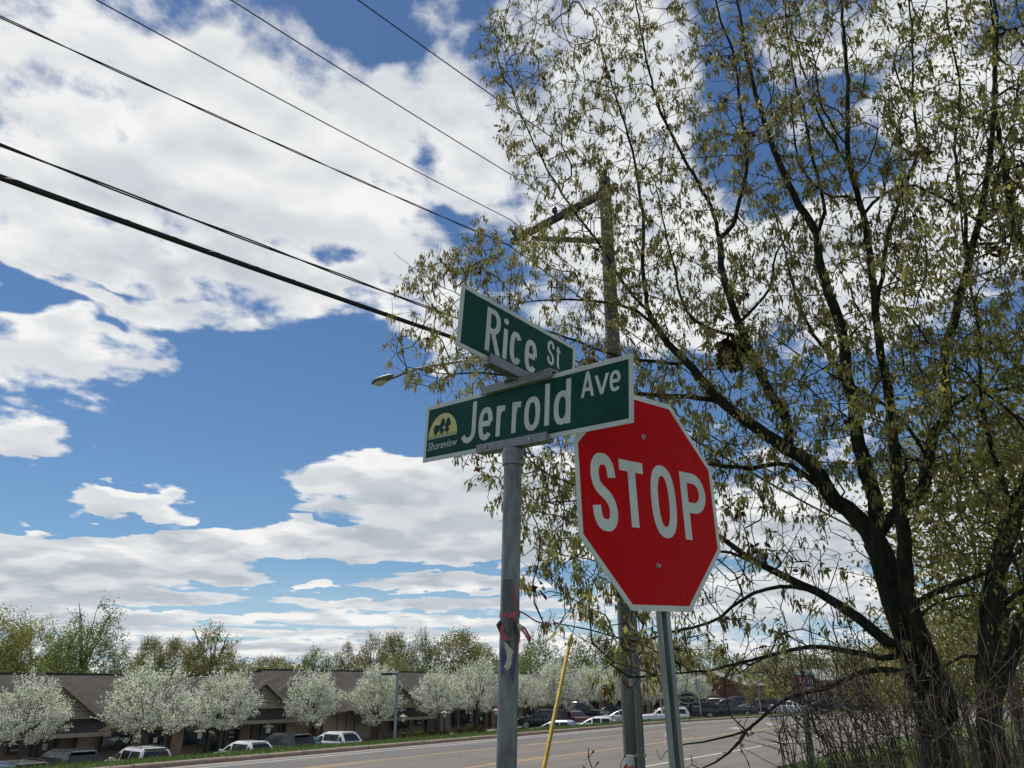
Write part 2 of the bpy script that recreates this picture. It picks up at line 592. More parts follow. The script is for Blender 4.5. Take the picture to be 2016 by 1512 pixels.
def stop_red():
    m = mat('red_film', (0.40, 0.0035, 0.012), 0.4, spec=0.04)
    T = m.node_tree
    N = NT(T)
    bs = T.nodes['Principled BSDF']
    tc = N.n('ShaderNodeTexCoord')
    v = tc.outputs['Object']
    streak = N.noise(N.vm('MULTIPLY', v, (60, 60, 5)), 1.0, 6, 0.65)
    zone = N.noise(v, 4.5, 3, 0.5)
    f = N.m('MULTIPLY', N.maprange(streak, 0.52, 0.75), N.maprange(zone, 0.5, 0.68), clamp=True)
    col = N.mix(N.m('MULTIPLY', f, 0.75), (0.62, 0.0025, 0.004), (0.62, 0.06, 0.07))
    N.put(bs.inputs['Base Color'], col)
    N.put(bs.inputs['Roughness'], N.maprange(f, 0, 1, 0.27, 0.5))


stop_red()


def asphalt_mat():
    m = bpy.data.materials.new('asphalt')
    m.use_nodes = True
    T = m.node_tree
    N = NT(T)
    bs = T.nodes['Principled BSDF']
    tc = N.n('ShaderNodeTexCoord')
    v = tc.outputs['Object']                     # local x along the road, y across it
    at = N.n('ShaderNodeAttribute', attribute_name='lane')
    fine = N.noise(v, 55.0, 3, 0.7)
    blot = N.noise(N.vm('MULTIPLY', v, (0.25, 1.2, 1)), 1.0, 6, 0.6)
    wear = N.noise(N.vm('MULTIPLY', v, (0.06, 2.4, 1)), 1.0, 4, 0.6)
    a = N.mix(at.outputs['Fac'], (0.155, 0.131, 0.108), (0.116, 0.107, 0.099))
    a = N.mix(N.maprange(blot, 0.3, 0.7), N.mix(1.0, a, (0.72, 0.72, 0.73), 'MULTIPLY'), N.mix(1.0, a, (1.18, 1.16, 1.13), 'MULTIPLY'))
    a = N.mix(N.m('MULTIPLY', N.maprange(wear, 0.48, 0.68), 0.5), a, (0.09, 0.085, 0.08))
    a = N.mix(N.m('MULTIPLY', N.maprange(fine, 0.35, 0.7), 0.25), a, (0.22, 0.21, 0.20))
    vo = N.n('ShaderNodeTexVoronoi', feature='DISTANCE_TO_EDGE')
    N.put(vo.inputs['Vector'], N.vm('ADD', N.vm('MULTIPLY', v, (0.16, 0.35, 1)), N.vm('SCALE', N.vm('SUBTRACT', blot, (0.5, 0.5, 0.5)), scale=0.9)))
    vo.inputs['Scale'].default_value = 1.0
    crack = N.m('MULTIPLY', N.maprange(vo.outputs['Distance'], 0.0, 0.016, 1.0, 0.0), N.maprange(N.noise(v, 0.35, 3), 0.38, 0.55))
    a = N.mix(N.m('MULTIPLY', crack, 0.75), a, (0.035, 0.033, 0.032))
    N.put(bs.inputs['Base Color'], a)
    bs.inputs['Roughness'].default_value = 0.82
    bn = N.n('ShaderNodeBump')
    bn.inputs['Strength'].default_value = 0.35
    bn.inputs['Distance'].default_value = 0.01
    N.put(bn.inputs['Height'], fine)
    N.put(bs.inputs['Normal'], bn.outputs[0])
    MATS['asphalt'] = m


asphalt_mat()
mat('lot_asphalt', (0.105, 0.102, 0.102), 0.85, var=0.22, scale=0.7, detail=8, bump=0.2, bump_scale=40)


def grass_mat():
    m = bpy.data.materials.new('grass_ground')
    m.use_nodes = True
    T = m.node_tree
    N = NT(T)
    bs = T.nodes['Principled BSDF']
    tc = N.n('ShaderNodeTexCoord')
    v = tc.outputs['Object']
    big = N.noise(v, 0.5, 6, 0.6)
    fine = N.noise(v, 9.0, 6, 0.7)
    a = N.mix(N.maprange(big, 0.3, 0.7), (0.042, 0.085, 0.016), (0.075, 0.115, 0.028))
    a = N.mix(N.m('MULTIPLY', N.maprange(fine, 0.45, 0.75), 0.6), a, (0.10, 0.10, 0.035))
    dirt = N.maprange(N.noise(v, 1.3, 5, 0.6), 0.60, 0.72)
    a = N.mix(N.m('MULTIPLY', dirt, 0.5), a, (0.085, 0.065, 0.042))
    N.put(bs.inputs['Base Color'], a)
    bs.inputs['Roughness'].default_value = 0.95
    bs.inputs['Specular IOR Level'].default_value = 0.15
    bn = N.n('ShaderNodeBump')
    bn.inputs['Strength'].default_value = 0.7
    bn.inputs['Distance'].default_value = 0.05
    N.put(bn.inputs['Height'], fine)
    N.put(bs.inputs['Normal'], bn.outputs[0])
    MATS['grass_ground'] = m


grass_mat()


def shingle_mat():
    m = bpy.data.materials.new('shingles')
    m.use_nodes = True
    T = m.node_tree
    N = NT(T)
    bs = T.nodes['Principled BSDF']
    tc = N.n('ShaderNodeTexCoord')
    v = tc.outputs['Object']
    br = N.n('ShaderNodeTexBrick')
    u = N.sep(v)
    N.put(br.inputs['Vector'], N.comb(u[0], N.m('ADD', N.m('MULTIPLY', u[1], 1.0), N.m('MULTIPLY', u[2], 1.6)), 0))
    br.inputs['Color1'].default_value = (0.090, 0.084, 0.078, 1)
    br.inputs['Color2'].default_value = (0.062, 0.058, 0.054, 1)
    br.inputs['Mortar'].default_value = (0.018, 0.016, 0.014, 1)
    br.inputs['Scale'].default_value = 3.2
    br.inputs['Mortar Size'].default_value = 0.012
    br.inputs['Bias'].default_value = 0.0
    n2 = N.noise(v, 0.8, 6, 0.6)
    a = N.mix(N.maprange(n2, 0.3, 0.7), N.mix(1.0, br.outputs['Color'], (0.8, 0.8, 0.8), 'MULTIPLY'), N.mix(1.0, br.outputs['Color'], (1.25, 1.2, 1.15), 'MULTIPLY'))
    sp = N.noise(v, 22, 3, 0.7)
    a = N.mix(N.m('MULTIPLY', N.maprange(sp, 0.5, 0.75), 0.35), a, (0.075, 0.064, 0.055))
    N.put(bs.inputs['Base Color'], a)
    bs.inputs['Roughness'].default_value = 0.9
    bs.inputs['Specular IOR Level'].default_value = 0.1
    MATS['shingles'] = m


shingle_mat()

# ---------------------------------------------------------------- street frame: s runs along the road, t across it
AX = R(36.2)
RZ = R(90) - AX                                    # local x = along the road
SD = np.array([math.sin(AX), math.cos(AX)])
TD = np.array([-math.cos(AX), math.sin(AX)])


def W(s, t, z=0.0):
    return (s * SD[0] + t * TD[0], s * SD[1] + t * TD[1], z)


def off(s):
    """sideways shift of the road where it bends to the right"""
    s = np.asarray(s, float)
    q = np.clip(s - 42, 0, 48)
    o = -0.0057 * q * q
    return o - np.clip(s - 90, 0, None) * 0.547


def smooth(a, b, x):
    u = np.clip((x - a) / (b - a), 0, 1)
    return u * u * (3 - 2 * u)


def lot_z(s):
    return np.interp(s, [-60, 0, 20, 28, 34, 64, 90, 130, 300], [-2.3, -1.98, -2.03, -2.02, -1.86, -1.42, -1.08, -0.7, 0.2])


def ground_z(s, t):
    s = np.asarray(s, float)
    t = np.asarray(t, float)
    tt = t - off(s)
    lz = lot_z(s)
    near = 0.70 * smooth(8.4, 3.2, tt) + 0.16 * smooth(3.0, -6.0, tt)
    z = np.where(tt < 8.6, near, -0.03)
    # verge beyond the kerb: a gentle crown, then a bank down to the car park
    crest = 0.11 - 0.07 * smooth(23.4, 26.0, tt)
    bank = smooth(25.5, 31.4, tt)
    verge = crest * (1 - bank) + (lz - 0.02) * bank
    z = np.where(tt > 23.25, verge, z)
    rise = smooth(62, 80, t)
    z = z + np.where(t > 50, (0.3 - lz) * rise * np.where(tt > 23.25, 1, 0) + 2.5 * smooth(110, 400, t), 0)
    return z


def gz(s, t):
    return float(ground_z(s, t))


def st_of(p):
    return float(p[0] * SD[0] + p[1] * SD[1]), float(p[0] * TD[0] + p[1] * TD[1])


def gz_xy(x, y):
    s, t = st_of((x, y))
    return gz(s, t)


def sheet(name, ss, ts_of, zf, m, attr=None, kind='structure'):
    """grid strip: ss stations along the road, ts_of(s) the list of t values; vertices in the street frame"""
    V, F, A = [], [], []
    n = None
    for s in ss:
        ts = ts_of(s)
        n = len(ts)
        for t in ts:
            V.append((s, t, zf(s, t)))
    for i in range(len(ss) - 1):
        for j in range(n - 1):
            F.append((i * n + j, (i + 1) * n + j, (i + 1) * n + j + 1, i * n + j + 1))
    me = bpy.data.meshes.new(name)
    me.from_pydata(V, [], F)
    me.materials.append(m)
    if attr:
        at = me.attributes.new('lane', 'FLOAT', 'POINT')
        at.data.foreach_set('value', [attr(*v) for v in V])
    me.polygons.foreach_set('use_smooth', [True] * len(F))
    me.update()
    o = obj(name, me)
    o.rotation_euler = (0, 0, RZ)
    if kind: o['kind'] = kind
    return o


s_fine = sorted(set(list(np.arange(-700, -60, 80)) + list(np.arange(-60, 140, 2.0)) + list(np.arange(140, 320, 15)) + list(np.arange(320, 1500, 120))))
t_rel = [-900, -500, -250, -120, -60, -30, -15, -8, -4, -1, 1, 3, 4, 5, 6, 7, 7.8, 8.5, 8.61, 12, 16, 20, 23.1, 23.26, 23.6, 24.2, 24.8, 25.4, 25.8, 26.2, 26.7, 27.3, 28, 29, 30, 31.4, 35, 38, 42]


def t_ground(s):
    o = float(off(s))
    base = [v + o for v in t_rel]
    far = [46, 50, 56, 62, 66, 70, 75, 80, 95, 110, 150, 200, 300, 400, 700, 1500]
    lo = base[-1]
    return base + [lo + (f - 42) * (1500 - lo) / (1500 - 42) if lo > 42 else f for f in far]


sheet('ground', s_fine, t_ground, lambda s, t: gz(s, t), MATS['grass_ground'])

s_road = [v for v in s_fine if -200 <= v <= 320]
road_ts = [8.6, 10.4, 11.6, 12.2, 14, 15.6, 16.2, 18, 19.4, 19.9, 21, 22.0, 22.3, 22.55]
road = sheet('road', s_road, lambda s: [v + float(off(s)) for v in road_ts], lambda s, t: 0.0, MATS['asphalt'],
             attr=lambda s, t, z: float(smooth(19.2, 20.2, t - float(off(s)))))
gut = sheet('gutter', s_road, lambda s: [22.55 + float(off(s)), 23.09 + float(off(s))], lambda s, t: 0.004, MATS['gutter'])

# car park, pavement in front of the offices
s_lot = [float(v) for v in np.arange(-30, 150, 2.0)]
sheet('parking_lot', s_lot, lambda s: list(np.linspace(float(off(s)) + 30.6, 43.0, 14)), lambda s, t: max(gz(s, t), float(lot_z(s))) + 0.02, MATS['lot_asphalt'])
sheet('sidewalk', s_lot, lambda s: [43.0, 43.02, 45.9], lambda s, t: float(lot_z(s)) + (0.02 if t < 43.01 else 0.14), MATS['sidewalk'])

# painted lines, each a part of the road
def line(name, t0, w, s0, s1, m, z=0.004):
    ss = np.arange(s0, s1 + 0.01, 2.0) if s1 - s0 > 4 else [s0, s1]
    V, F = [], []
    for s in ss:
        o = float(off(s))
        V += [(s, t0 + o - w / 2, z), (s, t0 + o + w / 2, z)]
    for i in range(len(ss) - 1):
        F.append((2 * i, 2 * i + 2, 2 * i + 3, 2 * i + 1))
    me = bpy.data.meshes.new(name)
    me.from_pydata(V, [], F)
    me.materials.append(m)
    return obj(name, me, road)


line('edge_line', 11.85, 0.13, -40, 150, MATS['line_white'])
line('edge_line', 22.15, 0.12, -40, 150, MATS['line_white'])
line('lane_line', 15.86, 0.12, -40, 150, MATS['line_yellow'])
line('lane_line', 19.72, 0.12, -40, 150, MATS['line_yellow'])
for k in range(-3, 12):
    line('lane_dash', 16.12, 0.11, k * 12.2 + 8.5, k * 12.2 + 11.6, MATS['line_yellow'])
    line('lane_dash', 19.46, 0.11, k * 12.2 + 3.5, k * 12.2 + 6.6, MATS['line_yellow'])


def turn_arrow(s, flip):
    t0 = 17.8 + float(off(s))
    f = -1 if flip else 1
    mb = MB()
    mb.add([(s - 1.1 * f, t0 - .10, .004), (s + .55 * f, t0 - .10, .004), (s + .55 * f, t0 + .10, .004), (s - 1.1 * f, t0 + .10, .004)], [(0, 1, 2, 3) if f > 0 else (3, 2, 1, 0)])
    mb.add([(s + .55 * f, t0 - .1, .004), (s + .95 * f, t0 + .42 * f, .004), (s + .55 * f, t0 + .42 * f, .004)], [(0, 1, 2)])
    mb.add([(s + .2 * f, t0 + .42 * f, .0045), (s + 1.2 * f, t0 + .42 * f, .0045), (s + .7 * f, t0 + .98 * f, .0045)], [(0, 1, 2)])
    mb.build('turn_arrow', MATS['line_white'], road)


turn_arrow(37.6, False)
turn_arrow(45.0, True)
turn_arrow(50.5, False)

# kerb: cast sections with open joints
kerb = empty('kerb', (0, 0, 0), RZ)
kerb['kind'] = 'structure'
k_s, k_len = -8.0, 3.05
while k_s < 120:
    L = k_len
    a, b = k_s + 0.018, k_s + L - 0.018
    oa, ob = float(off(a)), float(off(b))
    mb = MB()
    prof = [(23.08, -0.02), (23.095, 0.10), (23.125, 0.135), (23.28, 0.14), (23.28, -0.1)]
    dz = random.uniform(-.006, .006)
    V = [(a, p[0] + oa, p[1] + dz) for p in prof] + [(b, p[0] + ob, p[1] + dz) for p in prof]
    n = 5
    mb.add(V, [tuple(range(n)), tuple(range(n, 2 * n))[::-1]] + [(i, n + i, n + (i + 1) % n, (i + 1) % n) for i in range(n)])
    mb.build('kerb_section', MATS['kerb_concrete'], kerb)
    k_s += L

# parking stall lines
for i, sv in enumerate(np.arange(9, 70, 2.75)):
    V = [(sv, 37.6, 0), (sv + .1, 37.6, 0), (sv + .1, 42.6, 0), (sv, 42.6, 0)]
    V = [(x, y, float(lot_z(x)) + 0.026) for x, y, z in V]
    me = bpy.data.meshes.new('stall_line')
    me.from_pydata(V, [], [(0, 1, 2, 3)])
    me.materials.append(MATS['line_white'])
    o = obj('stall_line', me, bpy.data.objects['parking_lot'])


# grass blades on the verge (nobody could count them)
def grass_blades(name, n, s0, s1, ta, tb, h0, h1, relative=True, wide=1.0, tone=1.0):
    s = rng.uniform(s0, s1, n)
    t = rng.uniform(ta, tb, n)
    if relative: t = t + off(s)
    z = ground_z(s, t)
    P = np.stack([s * SD[0] + t * TD[0], s * SD[1] + t * TD[1], z - 0.01], 1)
    h = rng.uniform(h0, h1, n) * (0.7 + 0.6 * (np.sin(s * 1.7) * np.sin(t * 2.3 + s) * .5 + .5))
    an = rng.uniform(0, 2 * np.pi, n)
    wv = rng.uniform(.007, .018, n) * min(1.0, h1 / 0.1) * wide
    u = np.stack([np.cos(an), np.sin(an), np.zeros(n)], 1)
    lean = np.stack([rng.normal(0, .45, n), rng.normal(0, .45, n), np.ones(n)], 1) * h[:, None]
    V = np.stack([P - u * wv[:, None], P + u * wv[:, None], P + lean + u * wv[:, None] * .15, P + lean - u * wv[:, None] * .15], 1)
    c = np.array([.07, .14, .026]) + rng.uniform(0, 1, (n, 1)) * np.array([.08, .08, .03])
    c = c * tone
    dry = rng.random(n) < (.10 if tone == 1 else .35)
    c[dry] = (.16, .13, .06)
    o = obj(name, quads_mesh(name, V, MATS['grass_leaf'], c))
    o['kind'] = 'stuff'
    return o


tag(grass_blades('grass', 46000, 6, 80, 23.3, 28.5, .05, .13), 'mown green grass on the verge beyond the kerb', 'grass')
tag(grass_blades('rough_grass', 26000, 3, 26, 0.3, 8.4, .07, .24, True, .42, .55), 'rough dark grass under the thicket by the road', 'grass')

# ---------------------------------------------------------------- office buildings across the car park
PERM = Matrix(((0, 0, 1, 0), (1, 0, 0, 0), (0, 1, 0, 0), (0, 0, 0, 1)))      # (a,b,c) -> x=c, y=a, z=b
FRONT = Matrix(((1, 0, 0, 0), (0, 0, 1, 0), (0, 1, 0, 0), (0, 0, 0, 1)))     # (a,b,c) -> x=a, y=c, z=b


def window(par, x, y, z, w, h, mull=1):
    """z = sill height; frame is the part, its panes the sub-parts"""
    mb = MB()
    f = 0.07
    mb.box((x, y, z + f / 2), (w, .10, f)).box((x, y, z + h - f / 2), (w, .10, f))
    mb.box((x - w / 2 + f / 2, y, z + h / 2), (f, .10, h - 2 * f)).box((x + w / 2 - f / 2, y, z + h / 2), (f, .10, h - 2 * f))
    for k in range(mull):
        mb.box((x - w / 2 + w * (k + 1) / (mull + 1), y, z + h / 2), (f * .8, .09, h - 2 * f))
    win = mb.build('window', MATS['dark_frame'], par)
    for k in range(mull + 1):
        pw = w / (mull + 1) - f * 1.1
        MB().box((x - w / 2 + w * (k + .5) / (mull + 1), y + .012, z + h / 2), (pw, .02, h - 2 * f)).build('pane', MATS['window_glass'], win)
    MB().box((x, y - .03, z - .05), (w + .16, .16, .08)).build('sill', MATS['trim'], win)
    return win


def door(par, x, y, z, w=1.0, h=2.08):
    mb = MB()
    mb.box((x - w / 2 + .06, y, z + h / 2), (.12, .08, h)).box((x + w / 2 - .06, y, z + h / 2), (.12, .08, h))
    mb.box((x, y, z + h - .06), (w - .24, .08, .12)).box((x, y, z + .12), (w - .24, .08, .24))
    d = mb.build('door', MATS['dark_frame'], par)
    MB().box((x, y + .01, z + h / 2 + .06), (w - .24, .02, h - .36)).build('pane', MATS['window_glass'], d)
    MB().tube([(x + w / 2 - .17, y - .09, z + .95), (x + w / 2 - .17, y - .09, z + 1.2)], .014, 6).build('handle', MATS['chrome'], d)
    if random.random() < .7:
        MB().box((x + random.uniform(-.1, .1), y - .005, z + 1.25), (.24, .006, .3)).build('notice', MATS['white_film'], d)
    for sx in (-1, 1):
        MB().box((x + sx * (w / 2 + .09), y, z + h / 2), (.16, .14, h + .1)).build('jamb', MATS['trim'], d)
    return d


def plaque(par, x, y, z):
    p = MB().box((x, y, z), (.62, .04, .95)).build('plaque', MATS['plaque'], par)
    for k in range(3):
        MB().box((x, y - .024, z + .26 - k * .26), (.40 - .06 * (k % 2), .006, .06)).build('plaque_line', MATS['white_film'], p)


def gable(par, x, hw, ze, zp, yf, depth, board='siding', pent=True, centre=True):
    """front gable with lapped siding boards; ze = foot of the triangle, zp = peak"""
    sl = (zp - ze) / hw
    g = MB().prism([(x - hw + .05, ze), (x + hw - .05, ze), (x, zp - .04)], yf + .05, yf + .16, FRONT).build('gable_wall', MATS['trim'], par)
    rows = int((zp - ze) / 0.235)
    mb_mat = MATS[board]
    for k in range(rows):
        z0 = ze + .06 + k * .235
        z1 = z0 + .205
        half0 = (zp - z0) / sl - .12
        half1 = max((zp - z1) / sl - .12, .05)
        if half0 < .15: break
        halves = ((-1, 1),) if not centre else ((-1, 0), (0, 1))
        mb = MB()
        V = [(x - half0, yf - .005, z0), (x + half0, yf - .005, z0), (x + half1, yf + .03, z1), (x - half1, yf + .03, z1),
             (x - half0, yf + .05, z0), (x + half0, yf + .05, z0), (x + half1, yf + .05, z1), (x - half1, yf + .05, z1)]
        mb.add(V, [(0, 1, 2, 3), (5, 4, 7, 6), (0, 4, 5, 1), (3, 2, 6, 7), (1, 5, 6, 2), (0, 3, 7, 4)])
        mb.build('siding_board', mb_mat, g)
    if centre:
        MB().box((x - .12, yf - .03, (ze + zp) / 2 - .1), (.22, .05, (zp - ze) * .92)).build('trim_board', MATS['trim'], g)
    MB().box((x, yf - .05, ze + .01), (hw * 2 - .1, .12, .16)).build('trim_board', MATS['trim_pale'], g)
    # roof of the gable, with rake boards on the front edge
    th = .13
    e = .32
    zl = ze - e * sl
    prof = [(x - hw - e, zl), (x, zp + .10), (x + hw + e, zl), (x + hw + e, zl - th), (x, zp + .10 - th), (x - hw - e, zl - th)]
    MB().prism(prof, yf - .38, yf + depth, FRONT).build('gable_roof', MATS['shingles'], par)
    for sx in (-1, 1):
        pr = [(x + sx * (hw + e), zl - .03), (x, zp + .07), (x, zp - .20), (x + sx * (hw + e), zl - .30)]
        if sx > 0: pr = pr[::-1]
        MB().prism(pr, yf - .44, yf - .383, FRONT).build('rake_board', MATS['trim_pale'], par)
    if pent:
        V = [(x - hw, yf - .06, ze - .09), (x + hw, yf - .06, ze - .09), (x + hw + .1, yf - .95, ze - .66), (x - hw - .1, yf - .95, ze - .66)]
        V += [(a, b, c - .1) for a, b, c in V]
        MB().add(V, [(0, 3, 2, 1), (4, 5, 6, 7), (0, 1, 5, 4), (1, 2, 6, 5), (2, 3, 7, 6), (3, 0, 4, 7)]).build('porch_roof', MATS['shingles'], par)
        MB().box((x, yf - .98, ze - .80), (2 * hw + .24, .06, .20)).build('fascia', MATS['trim_pale'], par)


def office(s0, s1, eave, ridge, zf, label, bays, gables, depth=14.0):
    L = s1 - s0
    b = empty('office_building', W(s0, 46, zf), RZ, label, 'office building')
    e, r = eave - zf, ridge - zf
    MB().box((L / 2, depth / 2 + .1, (e + .05) / 2 - .3), (L, depth - .2, e + .65)).build('wall', MATS['brick_wall'], b)
    prof = [(-.8, e), (depth / 2, r), (depth + .8, e), (depth + .8, e - .16), (depth / 2, r - .2), (-.8, e - .16)]
    MB().prism(prof, -.45, L + .45, PERM).build('roof', MATS['shingles'], b)
    MB().box((L / 2, depth / 2, r + .005), (L + .9, .34, .07)).build('ridge_cap', MATS['dark_frame'], b)
    MB().box((L / 2, -.83, e - .11), (L + .9, .05, .2)).build('fascia', MATS['trim'], b)
    MB().box((L / 2, -.4, e - .19), (L + .8, .78, .03)).build('soffit', MATS['trim'], b)
    for sx in (0.004, L - .004):                               # gable ends above the side walls
        MB().prism([(.1, e - .2), (depth - .1, e - .2), (depth / 2, r - .25)], sx - .05, sx + .05, PERM).build('end_wall', MATS['siding'], b)
    for kind, x in bays:
        if kind == 'w': window(b, x, -.03, .85, 1.75, 1.25)
        elif kind == 'W': window(b, x, -.03, .35, 2.3, 1.8, 2)
        elif kind == 'd': door(b, x, -.05, .02)
        elif kind == 'p': plaque(b, x, -.02, 1.45)
        elif kind == 'c': MB().box((x, -.12, 1.1), (.75, .24, 2.3)).build('pier', MATS['brick_wall'], b)
        elif kind == 's': MB().box((x, -.06, 1.1), (1.2, .12, 2.2)).build('stucco_panel', MATS['stucco'], b)
        elif kind == 'o': MB().box((x, -1.9, 1.02), (.16, .16, 2.06)).build('post', MATS['trim'], b)
        elif kind == 'b':
            for k in range(9):
                MB().box((x, -.035, .12 + k * .245), (4.6, .05, .235)).build('siding_board', MATS['siding'], b)
    for g in gables:
        gable(b, *g)
    for k, (vx, vy) in enumerate(((9.6, 3.4), (10.4, 4.4)) if s0 > 39.5 else ()):
        zz = e + (vy + .8) * (r - e) / (depth / 2 + .8)
        MB().tube([(vx, vy, zz - .1), (vx, vy, zz + .62)], .05, 8).build('vent_pipe', MATS['lamp_grey'], b)
    MB().box((8.4 if s0 > 39.5 else L * .7, 3.9, e + 4.7 * (r - e) / (depth / 2 + .8) + .05), (.3, .3, .25)).build('roof_vent', MATS['black_metal'], b)
    return b


def office_a():
    zf = -2.05
    b = office(2.0, 39.2, 0.02, 2.86, zf, 'long brown office building with two siding gables behind the first white trees', [
        ('c', 7.5), ('w', 9.4), ('d', 12.2), ('c', 13.9), ('w', 15.9), ('p', 18.0), ('d', 19.5), ('c', 21.4), ('w', 23.3), ('d', 25.6), ('c', 26.9), ('w', 28.3), ('d', 29.7), ('p', 30.75), ('c', 31.6), ('W', 33.3), ('c', 35.2)], [
        (18.9, 2.65, 0.62 - zf, 2.42 - zf, -1.3, 8.0, 'siding', True, False),
        (31.7, 2.5, 0.86 - zf, 2.46 - zf, -1.3, 8.0)])
    return b


def office_b():
    zf = -1.85
    b = office(39.9, 71.5, 0.42, 3.32, zf, 'brown office building with the hipped grey roof behind the lantern posts', [
        ('b', 2.6), ('w', 2.4), ('c', 6.0), ('w', 8.2), ('p', 10.3), ('d', 11.8), ('s', 13.3), ('o', 12.9), ('w', 15.4), ('p', 16.9), ('d', 18.2), ('o', 19.2), ('c', 20.0), ('w', 21.6), ('c', 24), ('d', 25.4), ('s', 27.0), ('p', 28.4), ('w', 29.6)], [
        (-1.2, 2.5, 1.40 - zf, 2.97 - zf, 1.6, 8.0, 'siding', False),
        (6.2, 4.0, 0.62 - zf, 2.35 - zf, -1.1, 8.0, 'siding', True, False)])
    return b


def office_c():
    zf = -1.35
    b = office(72.4, 112.0, 0.75, 3.4, zf, 'farthest brown office building half hidden by the row of white trees', [
        ('c', 1), ('w', 3), ('d', 5.2), ('s', 6.8), ('w', 8.8), ('c', 11), ('d', 12.6), ('w', 15), ('s', 18), ('w', 21), ('d', 24), ('c', 26), ('w', 29), ('d', 33), ('w', 36)], [
        (12.0, 3.2, 0.95 - zf, 2.6 - zf, -1.1, 8.0)])
    return b


office_a(); office_b(); office_c()

# far brick building with grey roof, and the red-walled shop beyond the thicket
def far_building(name, px, py, D, L, dep, hw_, hr, label, wallm, roofm, rz):
    p = at_r(px, py, D)
    s, t = st_of(p)
    z = gz(s, t)
    b = empty(name, (p[0], p[1], z), rz, label, 'building')
    MB().box((0, dep / 2, hw_ / 2 - .4), (L, dep, hw_ + .8)).build('wall', wallm, b)
    prof = [(-.5, hw_), (dep / 2, hr), (dep + .5, hw_), (dep + .5, hw_ - .15), (dep / 2, hr - .18), (-.5, hw_ - .15)]
    MB().prism(prof, -L / 2 - .5, L / 2 + .5, PERM).build('roof', roofm, b)
    for sx in (-1, 1):
        MB().prism([(.02, hw_ - .16), (dep - .02, hw_ - .16), (dep / 2, hr - .2)], sx * (L / 2 - .05) - .05, sx * (L / 2 - .05) + .05, PERM).build('end_wall', wallm, b)
    for k in range(3):
        window(b, -L / 2 + L * (k + .5) / 3, -.03, .9, 1.6, 1.2)
    door(b, -L / 2 + L * .34, -.05, 0)
    return b


far_building('brick_building', 1490, 1392, 128, 15, 11, 2.9, 5.0, 'low brick building with a pale grey roof behind the parked cars', MATS['far_brick'], MATS['far_roof'], R(62))
far_building('shop_building', 1672, 1392, 118, 7, 7, 3.6, 5.0, 'red walled shop glimpsed through the thicket of bare stems', MATS['pink_wall'], MATS['far_roof'], R(10))

# ---------------------------------------------------------------- parked vehicles
# side profiles: local x forward (0 = rear bumper), z up. belt = top of the lower body, roof line above it
KINDS = {
    'suv': dict(L=4.75, Wd=1.88, hood=1.06, belt=1.08, roof=1.66, xb=(0.10, 3.45), xr=(0.42, 2.65), wb=.36, wx=(.92, 3.78), deck=1.08, gl=(.45, 1.55, 2.55)),
    'hatch': dict(L=4.1, Wd=1.74, hood=.94, belt=.98, roof=1.50, xb=(0.08, 3.12), xr=(0.62, 2.2), wb=.32, wx=(.72, 3.28), deck=.98, gl=(.72, 2.15)),
    'sedan': dict(L=4.8, Wd=1.82, hood=.95, belt=.97, roof=1.45, xb=(0.62, 3.55), xr=(1.35, 2.60), wb=.33, wx=(.95, 3.85), deck=1.02, gl=(1.25, 1.95, 2.65)),
    'pickup': dict(L=5.8, Wd=2.0, hood=1.18, belt=1.20, roof=1.90, xb=(2.05, 4.35), xr=(2.18, 3.62), wb=.40, wx=(1.15, 4.75), deck=1.18, gl=(2.35, 3.1)),
    'van': dict(L=5.4, Wd=2.0, hood=1.2, belt=1.15, roof=2.05, xb=(0.05, 4.6), xr=(0.15, 3.75), wb=.36, wx=(1.0, 4.3), deck=1.15, gl=(.4, 1.5, 2.6)),
}


